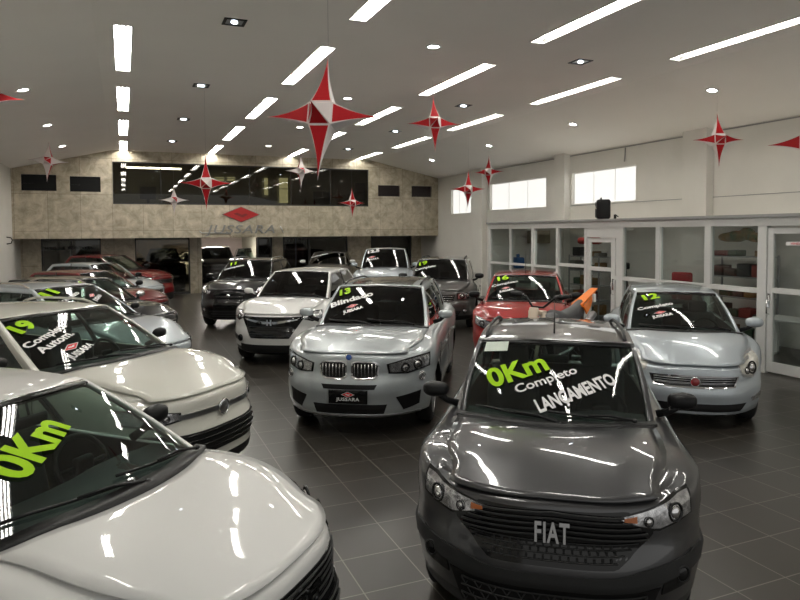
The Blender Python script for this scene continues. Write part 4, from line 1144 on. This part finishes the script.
# mezzanine and office lamps, reflection discs, added garage lamp
t = thing('strip_light', 'single lit tube behind the smoked mezzanine window', 'ceiling light', (1.1*K, 27.6, 4.95)); 
MB().tube([(-1.0, 0, 0), (1.0, 0, 0)], .03).build('fluorescent_tube', mat('mezzanine tube', (1, 1, 1), emit=(1, 1, .95), estr=6), t); MB().box((-1.05, -.05, .03), (1.05, .05, .08)).build('housing', WPAINT, t)
tag(MB().box((2.8, 33.6, 2.203), (5.4, 33.9, 2.24)).build('garage_fill_lamp', mat('garage fill light', (1, 1, 1), emit=(1, .93, .86), estr=13)), 'long hidden lamp added to light the garage wall behind the opening', 'ceiling light')  # added lamp, kept out of view, brightens the garage wall
for j, (px, py) in enumerate(((563.5, 230), (627, 229.5), (715, 228.5))):
    d = ray(px, py); t_ = (PX+.5)/d.x; roundspot(PX+.5, d.y*t_, 2.42+d.z*t_, 'small glowing disc standing in for a downlight reflection in the office glass, %s of three from the back' % ['first', 'second', 'third'][j])  # glowing discs behind the glass stand in for reflected downlights
OFFL = mat('office ceiling panel lit', (1, 1, 1), emit=(1, .97, .9), estr=.42)
for j, y in enumerate((8.5, 12.0, 15.0)):
    tag(MB().box((11.3, y-.6, 2.60), (11.6, y+.6, 2.625)).build('office_lamp', OFFL), 'flat ceiling lamp inside the glazed office, %s from the front door' % ['first', 'second', 'third'][j], 'ceiling light')

# ================================================================== HANGING STARS
THR = mat('nylon thread', (.25, .24, .23), .5); SRED = mat('red star panel', (.36, .006, .010), .6, spec=.2); SWHT = mat('white star panel', (.66, .60, .58), .45)
def star(label, px, py, w, dist, rot=12, inv=False, tilt=(0, 0)):
    d = ray(px, py); p = Vector((0, 0, 2.42))+d*dist
    t = thing('hanging_star', label, 'star decoration', tuple(p), 0, 'four-pointed red and white stars hung from the ceiling')
    ang = math.atan2(p.x, p.y)
    rr = w/2*1.12; b = rr*.185
    V = []; F = []; fm = []
    axes = [(Vector((1,0,0)), Vector((0,0,1)), Vector((0,1,0))), (Vector((-1,0,0)), Vector((0,0,1)), Vector((0,1,0))), (Vector((0,0,1)), Vector((1,0,0)), Vector((0,1,0))),
            (Vector((0,0,-1)), Vector((1,0,0)), Vector((0,1,0))), (Vector((0,-1,0)), Vector((1,0,0)), Vector((0,0,1))), (Vector((0,1,0)), Vector((1,0,0)), Vector((0,0,1)))]
    N = 8
    def prof(q): return b*((1-q)**1.9*.92+(1-q)*.08)
    for ai, (e, s1, s2) in enumerate(axes):
        arm = rr*(1.08 if abs(e.z) > .5 else (.72 if abs(e.y) > .5 else 1))
        for fi, (n_, s_) in enumerate(((s2, s1), (-s2, s1), (s1, s2), (-s1, s2))):
            if ai < 4: red = abs(n_.y) > .5
            else: red = (n_.z < -.5) or (n_.x < -.5)
            if inv: red = not red
            # outer white edging, inner colour panel slightly proud
            for lay, (f, o, mi) in enumerate(((1.0, 0.0, 1), (.88 if red else 0, .0035, 0))):
                if f == 0: continue
                k0 = len(V)
                for q in range(N+1):
                    tq = q/N; 
                    if lay: tq = .03+tq*.88
                    dd = b+(arm-b)*tq; h = prof(tq); hh = h*f
                    for sgn in (-1, 1): V.append(e*dd+n_*(h+o)+s_*(hh*sgn))
                for q in range(N): F.append((k0+2*q, k0+2*q+1, k0+2*q+3, k0+2*q+2)); fm.append(0 if lay and red else 1)
    Q = Matrix.Rotation(-ang+R(rot), 3, 'Z') @ Matrix.Rotation(R(tilt[0]), 3, 'X') @ Matrix.Rotation(R(tilt[1]), 3, 'Y')
    mk('star_body', [Q@v for v in V], F, [SRED, SWHT], t, False, fm)
    top = Q@Vector((0, 0, rr*1.08)); zc = slope_z(p.x) if (p.x < XA or p.x > XB) else ZC
    if zc-p.z > top.z: MB().tube([top, (top.x, top.y, zc-p.z)], .0015, 5).build('hanging_thread', THR, t)
star('largest red star with white edges, hanging nearest in the middle', 323, 117, .98, 5.9, -16, False, (-12, 2))
star('red star hanging right of the largest one', 434, 124, 1.0, 12.8, 12, False, (-10, 0))
star('red star with white edges hanging in front of the left end of the mezzanine window', 206, 183, 1.0, 13.8, 0, False, (6, 0))
star('small pale star hanging before the middle of the mezzanine window', 301, 171, .98, 22.0, 14, True, (0, 0))
star('small red star hanging low before the right end of the mezzanine window', 352, 203, .90, 22.5, 20, False, (0, 0))
star('pale star with red centre hanging at the far left', 48, 161, .98, 18.2, -14, True, (0, 4))
star('small pale star hanging low before the left end of the mezzanine window', 174, 200, .90, 22.5, 4, True, (0, 0))
star('red star hanging before the farthest high window', 468, 189, 1.0, 19.5, 10, False, (6, 0))
star('small thin star hanging by the wall pillar between the far windows', 489, 172, .92, 20.5, -18, False, (0, 0))
star('red star hanging in front of the nearest wall pillar', 718, 140, .94, 13.0, 25, False, (-6, 0))
star('red star cut by the right edge of the photo', 811, 142, 1.0, 8.9, -10, False, (0, 0))
star('red star tip at the left edge of the photo', -9, 97, .98, 12.0, 0, False, (0, 0))

# ================================================================== SIGNS
ALU2 = mat('dark chrome trim', (.16, .16, .15), .3, .6)
def wall_sign():
    d = ray(241, 214.5); t_ = YF/d.y; p = Vector((d.x*t_, YF, 2.42+d.z*t_))
    s = thing('wall_sign', 'red diamond emblem above chrome JUSSARA VEÍCULOS lettering on the stone facade', 'sign', tuple(p)); w = 1.35
    V = []; F = []; fm = []
    mb = MB()
    o, h = w/2, w*.21
    def slab(pts, y0, y1, mi):
        n = len(pts); mb.add([(x, -y0, z) for x, z in pts]+[(x, -y1, z) for x, z in pts], [tuple(range(n)), tuple(range(n, 2*n))[::-1]]+[(i, (i+1) % n, (i+1) % n+n, i+n) for i in range(n)], mi)
    slab([(o+.05, 0), (0, h+.02), (-o-.05, 0), (0, -h-.02)], 0, .03, 1); slab([(o, 0), (0, h), (-o, 0), (0, -h)], .03, .05, 0)
    slab([(-.22*w, .02*w), (.03*w, -.085*w), (.2*w, -.01*w), (.12*w, .03*w), (.02*w, -.01*w), (-.12*w, .055*w)], .05, .055, 2)
    mb.build('emblem', [mat('sign red', (.42, .012, .012), .45), ALU2, mat('sign shade', (.20, .01, .01), .4)], s, weld=False)
    for txt, sz, z, sx, mm, nm in (('JUSSARA', .46, -.58, 1.35, mat('brushed dark letter', (.26, .26, .25), .35, .4), 'sign_letters'), ('VEÍCULOS', .12, -.84, 1.6, mat('tan letter', (.30, .26, .18), .5), 'sign_subtitle')):
        vs, fs = text_mesh(txt, sz, .002, .02, shear=.25, space=1.1); mk(nm, [(v.x*sx, -.03-v.z, v.y+z) for v in vs], fs, mm, s)
    MB().tube([(-1.55, -.03, -.62), (-1.45, -.03, -.70), (-1.0, -.03, -.70), (-.4, -.03, -.73)], .018, 6).tube([(1.5, -.03, -.45), (1.62, -.03, -.7)], .018, 6).build('sign_swash', ALU, s)
wall_sign()
vs, fs = text_mesh('JUSSARA MOTORS', .16, .003, .004, space=1.2)
d = ray(67, 248.5); t_ = (YB+.08)/d.y
tag(mk('glass_lettering', [(v.x*1.1+d.x*t_, YB+.08, v.y+2.42+d.z*t_) for v in vs], fs, mat('grey vinyl', (.35, .35, .33), .5)), 'grey lettering on the dark glass under the left end of the stone facade', 'lettering')
s = thing('door_sign', 'small white VENDAS sign on the glass office door', 'sign', (PX-.06, 6.93*K, 2.08*K))
MB().box((-.006, -.19, -.03), (.0, .19, .03)).build('sign_plate', WHT, s); vs, fs = text_mesh('VENDAS', .045, .001); mk('sign_letters', [(-.011, -v.x*1.3, v.y) for v in vs], fs, REDV, s)

# ================================================================== SPEAKER, WALL FITTINGS
s = thing('loudspeaker', 'black loudspeaker standing on the ledge above the office partition', 'loudspeaker', (PX+.02, 11.93*K-.52, 2.5455*K)); s.rotation_euler = (0, 0, R(-35))
q = MB(); q.rbox((0, 0, .22), (.30, .32, .44), .05); q.build('cabinet', BLK, s)
g = MB(); 
g.lathe([(.0, -.158), (.10, -.162), (.115, -.17), (.12, -.155)], (0, 0, .15), 'x', 20); g.lathe([(.0, -.155), (.05, -.16), (.055, -.17)], (0, 0, .33), 'x', 16); g.build('driver_cones', GRY, s)
MB().tube([(-.05, -.1, .44), (-.05, -.1, .47), (-.05, .1, .47), (-.05, .1, .44)], .012).build('handle', BLK, s)
MB().ell((-.165, -.09, .24), (.012, .015, .015)).ell((-.165, .09, .24), (.012, .015, .015)).build('indicator', mat('pale knob', (.7, .6, .5), .4), s)
for lx, (px, py, hh, lb) in enumerate(((615, 217, .16, 'small dark bracket standing on the partition ledge right of the loudspeaker'),)):
    d = ray(px, py); t_ = (PX-.02)/d.x; tag(MB().box((PX-.04, d.y*t_-.02, 2.5455*K), (PX, d.y*t_+.02, 2.5455*K+.09)).tube([(PX-.02, d.y*t_, 2.5455*K+.09), (PX-.02, d.y*t_-.10, 2.5455*K+.04)], .012).build('ledge_bracket', BLK), lb, 'bracket')
d = ray(625, 157); t_ = (XR-.03)/d.x; y_ = d.y*t_; z_ = 2.42+d.z*t_
tag(MB().tube([(XR-.02, y_, z_+.25), (XR-.03, y_, z_+.05), (XR-.05, y_, z_-.12)], .018).build('hanging_cable', LEDGE), 'short grey cable end hanging above the large high window', 'cable')
tag(MB().tube([(XL+.02, 24.3, 2.32), (XL+.14, 24.3, 2.30), (XL+.18, 24.3, 2.22), (XL+.14, 24.3, 2.12), (XL+.02, 24.3, 2.10)], .015).build('wall_hook', BLK), 'small dark hook shaped bracket on the left wall', 'hook')

# ================================================================== OFFICE FURNITURE behind the glass
def on(px, py, X): d = ray(px, py); t_ = X/d.x; return Vector((X, d.y*t_, 2.42+d.z*t_))
METAL = mat('shelf metal', (.35, .35, .36), .4, .6)
def shelf(label, x, y, w=1.5, h=1.9, n=5):
    t = thing('shelving_unit', label, 'shelf', (x, y, 0), 0); m = MB()
    for sx in (-.2, .2):
        for sy in (-w/2, w/2): m.box((sx-.015, sy-.015, 0), (sx+.015, sy+.015, h))
    m.build('frame', METAL, t, weld=False)
    for k in range(n): MB().box((-.21, -w/2, .15+k*(h-.2)/(n-1)), (.21, w/2, .17+k*(h-.2)/(n-1))).build('shelf_board', METAL, t)
    return [.17+k*(h-.2)/(n-1) for k in range(n)]
cols = [(.16, .02, .015), (.02, .02, .02), (.16, .15, .13), (.03, .06, .03), (.06, .045, .035), (.18, .10, .03)]
BOXM = [mat('parcel %d' % i, c_, .6) for i, c_ in enumerate(cols)]
def load(x, y, zs, w, seed, lab, skip=()):
    rnd = random.Random(seed); k = 0
    for li, z in enumerate(zs):
        yy = y-w/2+.08
        while yy < y+w/2-.2:
            bw = rnd.uniform(.14, .34); bh = rnd.uniform(.1, .27)
            if rnd.random() < .8:
                ci = rnd.randrange(6); o = MB().rbox((x, yy+bw/2, z+bh/2+.001), (.30, bw, bh), .02).build('storage_box', BOXM[ci])
                side_ = 'left' if yy+bw/2 > y else 'right'
                tag(o, '%s box on the %s shelf board, %s half, %s' % (['dark red', 'black', 'beige', 'green', 'brown', 'orange'][ci], ['lowest', 'second lowest', 'middle', 'second highest', 'top'][li], side_, lab), 'box', 'boxes, '+lab)
            yy += bw+.04; k += 1
zs = shelf('metal shelf loaded with dark boxes behind the third glass pane from the door', 11.9, 9.95, 1.35, 1.9); load(11.9, 9.95, zs, 1.35, 3, 'metal unit nearest the door')
zs = shelf('metal shelf in the middle office behind the narrow glass door', 11.7, 14.6, 1.25, 1.75); load(11.7, 14.6, zs, 1.25, 8, 'middle office unit')
tag(MB().rbox((11.7, 14.6, 2.14), (.32, .75, .18), .08).build('red_bag', mat('red cloth', (.38, .03, .02), .8)), 'red bag on top of the middle office shelf', 'bag')
LEAF = noise_mat('green cloth', (.04, .10, .02), (.30, .14, .02), 9, .9)
tag(MB().ell((11.9, 10.3, 2.26), (.17, .22, .10), 0, 14, 8).ell((11.85, 10.05, 2.28), (.18, .25, .12)).ell((11.9, 9.85, 2.33), (.14, .18, .13)).ell((11.9, 9.62, 2.26), (.16, .22, .10)).ell((11.84, 9.45, 2.24), (.12, .14, .08)).build('folded_fabric', LEAF), 'green and orange fabric heap on top of the loaded shelf', 'fabric')
def desk(label, x, y, w=1.5, rz=0):
    t = thing('desk', label, 'desk', (x, y, 0), rz)
    MB().rbox((0, 0, .74), (.7, w, .04), .01).build('desktop', WPAINT, t)
    for sy in (-w/2+.05, w/2-.05): MB().box((-.3, sy-.03, 0), (-.24, sy+.03, .72)).box((.24, sy-.03, 0), (.30, sy+.03, .72)).box((-.3, sy-.03, 0), (.3, sy+.03, .05)).build('leg', WPAINT, t, weld=False)
desk('white desk behind the glass door at the right edge', 11.4, 8.3, 1.4);  desk('white desk in the far office in front of the white board', 11.6, 15.95, 1.0)
p = on(626, 268, 11.0)
t = thing('camera_tripod', 'dark tripod behind the first glass pane right of the narrow door', 'tripod', (p.x, p.y, 0))
for k in range(3): a = 2*PI*k/3; MB().tube([(0, 0, p.z-.15), (.3*math.cos(a), .3*math.sin(a), 0)], .015).build('leg', BLK, t)
MB().tube([(0, 0, p.z-.2), (0, 0, p.z)], .02).rbox((0, 0, p.z+.05), (.12, .16, .16), .03).build('head', BLK, t, weld=False)
p = on(677, 274, 11.2)
t = thing('office_chair', 'red office chair behind the glass above the silver hatchback', 'chair', (p.x, p.y, 0), R(200)); RC = mat('red upholstery', (.36, .012, .02), .7)
MB().rbox((0, 0, .5), (.5, .5, .1), .04).build('seat', RC, t); MB().rbox((-.25, 0, p.z-.28), (.1, .46, .62), .05).build('backrest', RC, t)
b_ = MB().tube([(0, 0, .05), (0, 0, .45)], .03)
for k in range(5): a = 2*PI*k/5; b_.tube([(0, 0, .1), (.28*math.cos(a), .28*math.sin(a), .04)], .018)
b_.tube([(-.15, 0, .5), (-.28, 0, .7)], .02).build('base', BLK, t, weld=False)
YE = 16.06*K
def onY(px, py, Y): d = ray(px, py); t_ = Y/d.y; return Vector((d.x*t_, Y, 2.42+d.z*t_))
p = onY(518, 265, YE-.4)
t = thing('water_dispenser', 'blue water dispenser in the far office above the red car', 'water dispenser', (p.x, p.y, 0)); BL2 = mat('blue plastic', (.015, .09, .28), .4)
MB().rbox((0, 0, (p.z-.1)/2), (.32, .32, p.z-.1), .03).build('cabinet', WPAINT, t); MB().rbox((0, 0, p.z+.07), (.30, .30, .32), .05).lathe([(.05, .22), (.05, .32), (0, .32)], (0, 0, p.z), 'z', 12).build('bottle', BL2, t, weld=False)
p = onY(541, 237, YE-.14)
t = thing('air_conditioner', 'beige window air conditioner high on the far office wall', 'air conditioner', (p.x-.08, p.y, p.z)); BG = mat('beige plastic', (.34, .29, .20), .6)
MB().rbox((0, 0, 0), (.66, .26, .38), .02).build('casing', BG, t); m_ = MB()
for k in range(8): m_.box((-.28, -.145, -.14+k*.036), (.12, -.132, -.13+k*.036))
m_.build('grille', mat('brown grille', (.15, .12, .08), .6), t, weld=False)
p = onY(538, 253, YE-.02); tag(MB().rbox((p.x, p.y, p.z), (.62, .03, .40), .005).build('whiteboard', mat('white board', (.7, .7, .68), .4)), 'white board under the air conditioner in the far office', 'board')

# mezzanine interior: desks, monitors, lit openings
for k, (px, py, w_, h_) in enumerate(((322, 198, .8, .55), (148, 193, .6, .5), (360, 192, .5, .8))):
    d = ray(px, py); t_ = 28.5/d.y; p = d*t_; tag(MB().rbox((p.x, 28.5, 2.42+p.z), (w_, .08, h_), .02).box((p.x-.05, 28.45, 2.52), (p.x+.05, 28.55, 2.42+p.z)).build('monitor', BLK), ['dark monitor in the right half of the mezzanine window', 'dark monitor in the left half of the mezzanine window', 'tall dark monitor by the right end of the mezzanine window'][k], 'monitor')
GRN = noise_mat('sunlit foliage view', (.10, .10, .03), (.42, .38, .22), 6, .9)
n_, l_, bb = nodes(GRN); bb.inputs['Emission Strength'].default_value = .35; bb.inputs['Emission Color'].default_value = (.6, .6, .4, 1)
k = 15
for (x0, x1, y0, y1) in ((213, 225, 176, 182), (226, 236, 176, 182), (263, 269, 177, 196), (278, 289, 177, 204)):
    a = ray(x0, y0); b = ray(x1, y1); ta, tb = 31.45/a.y, 31.45/b.y; za = 2.42+a.z*ta; zb_ = 2.42+b.z*tb
    e = struct(bpy.data.objects.new('window_%d' % k, None)); C.objects.link(e); e.location = (a.x*ta, 31.45, zb_); k += 1
    ww, hh = b.x*tb-a.x*ta, za-zb_
    MB().box((0, 0, 0), (ww, .02, hh)).build('daylit_pane', GRN, e); f = MB()
    for q in range(2): f.box((q*(ww-.04), -.03, 0), (q*(ww-.04)+.04, 0, hh))
    f.box((0, -.03, 0), (ww, 0, .04)).box((0, -.03, hh-.04), (ww, 0, hh)).box((0, -.03, hh*.55), (ww, 0, hh*.55+.03)).build('window_frame', BRONZE, e, weld=False)

# ================================================================== DIRT BIKE standing in the pickup bed
def dirt_bike():
    a = pk.a_; zb = .622
    base = Vector((pk.root.location.x, pk.root.location.y, 0))+Vector((math.cos(a), math.sin(a), 0))*(pk.X0-3.98)+Vector((0, 0, zb))
    t = thing('dirt_bike', 'orange and grey dirt bike standing in the bed of the dark grey pickup', 'motorcycle', tuple(base), R(201)); t.scale = (.88, .88, .93)
    OR = mat('orange plastic', (.85, .20, .01), .35, 0, .4); BE = mat('bone white plastic', (.62, .52, .42), .4); SE = mat('grey seat vinyl', (.07, .07, .072), .6)
    S = 1.0; wb = .62; R_ = .32
    for x, nm in ((wb, 'front_wheel'), (-wb, 'rear_wheel')):
        m = MB(); m.lathe([(R_-.05, -.012), (R_-.05, .012)], (x, 0, R_), 'y', 24)
        for q in range(12): b = 2*PI*q/12; m.tube([(x, 0, R_), (x+(R_-.05)*math.cos(b), 0, R_+(R_-.05)*math.sin(b))], .003, 4)
        m.lathe([(.04, -.05), (.04, .05), (0, .05)], (x, 0, R_), 'y', 12); wo = m.build(nm, ALU, t, weld=False)
        tm = MB(); tm.lathe([(R_-.055, -.03), (R_-.03, -.045), (R_, -.03), (R_+.005, 0), (R_, .03), (R_-.03, .045), (R_-.055, .03)], (x, 0, R_), 'y', 28); tm.build('tyre', RUB, wo)
    hx, hz = .40, .98
    f = MB()
    for sy in (-.09, .09): f.tube([(wb, sy, R_), (hx, sy, hz)], [.022, .028], 8)
    f.box((hx-.05, -.1, hz-.02), (hx+.05, .1, hz+.02)).box((hx, -.1, hz-.2), (hx+.10, .1, hz-.17)); f.build('front_fork', BE, t, weld=False)
    MB().tube([(hx, 0, hz), (.05, 0, .78), (-.35, 0, .72)], .03).tube([(hx, 0, hz-.15), (.15, 0, .35), (-.25, 0, .32), (-.35, 0, .7)], .025).tube([(-.3, .07, .38), (-wb, .07, R_)], .022).tube([(-.3, -.07, .38), (-wb, -.07, R_)], .022).build('frame', ALU, t, weld=False)
    MB().rbox((.02, 0, .50), (.34, .24, .34), .05).lathe([(.10, -.1), (.10, .1)], (.12, 0, .58), 'y', 14).build('engine', GRY, t, weld=False)
    MB().rbox((.18, 0, .84), (.34, .20, .18), .07, mt=Matrix.Rotation(R(12), 4, 'Y')).build('fuel_tank', SE, t)
    st = MB(); pts = [(.05, 0, .93), (-.15, 0, .89), (-.38, 0, .93), (-.58, 0, 1.01)]
    V = []; F = []; sec = [(-.11, -.12), (-.10, .02), (-.04, .05), (.04, .05), (.10, .02), (.11, -.12)]
    for i, (x, _, z) in enumerate(pts):
        for y, dz in sec: V.append((x, y*(1-.12*i), z+dz))
    for i in range(3):
        for q in range(5): F.append((i*6+q, i*6+q+1, (i+1)*6+q+1, (i+1)*6+q))
        F.append((i*6+5, i*6, (i+1)*6, (i+1)*6+5))
    F += [tuple(range(6)), tuple(range(18, 24))[::-1]]
    fixn(mk('seat', V, F, SE, t, True))
    for sy in (-1, 1): fixn(mk('side_panel', [(-.52, sy*.08, .98), (-.66, sy*.06, 1.03), (-.92, sy*.04, 1.14), (-.72, sy*.06, .95), (-.60, sy*.08, .88), (-.52, sy*.10, .98), (-.66, sy*.075, 1.03), (-.72, sy*.075, .95), (-.60, sy*.10, .88)], [(0,1,3,4), (1,2,3), (5,6,7,8), (6,2,7), (0,4,8,5), (0,1,6,5), (4,3,7,8), (3,2,7), (1,2,6)], OR, t))
    fn = MB(); fn.add([(-.5, -.08, .98), (-.5, .08, .98), (-.95, .05, 1.17), (-.95, -.05, 1.17), (-.5, -.08, 1.01), (-.5, .08, 1.01), (-.95, .05, 1.185), (-.95, -.05, 1.185)], [(0,1,2,3),(4,5,6,7),(0,1,5,4),(1,2,6,5),(2,3,7,6),(3,0,4,7)]); fn.build('rear_fender', OR, t)
    MB().box((-.84, -.09, 1.02), (-.80, .09, 1.12)).build('tail_lamp', WHT, t)
    MB().add([(.30, -.07, .74), (.30, .07, .74), (.92, .06, .86), (.92, -.06, .86), (.30, -.07, .77), (.30, .07, .77), (.92, .06, .88), (.92, -.06, .88)], [(0,1,2,3),(4,5,6,7),(0,1,5,4),(1,2,6,5),(2,3,7,6),(3,0,4,7)]).build('front_fender', BE, t)
    MB().rbox((hx+.09, 0, hz-.02), (.03, .13, .17), .012, mt=Matrix.Rotation(R(-15), 4, 'Y')).build('number_plate', BE, t)
    MB().tube([(hx-.10, -.40, hz+.20), (hx-.06, -.22, hz+.18), (hx-.01, -.08, hz+.06), (hx-.01, .08, hz+.06), (hx-.06, .22, hz+.18), (hx-.10, .40, hz+.20)], .014).build('handlebar', BLK, t)
    for sy in (-1, 1):
        MB().tube([(hx-.105, sy*.28, hz+.195), (hx-.11, sy*.41, hz+.205)], .022).build('hand_grip', BLK, t)
        MB().tube([(hx-.02, sy*.24, hz+.19), (hx+.04, sy*.36, hz+.20), (hx-.06, sy*.42, hz+.20)], [.02, .035, .015]).build('hand_guard', BLK, t)
    MB().tube([(.12, .13, .45), (-.1, .16, .5), (-.35, .16, .72), (-.7, .14, .88)], [.02, .022, .04, .045]).build('exhaust', ALU, t)
    MB().tube([(-.05, .12, .32), (-.12, .26, 0.01)], .012).build('kickstand', BLK, t)
dirt_bike()
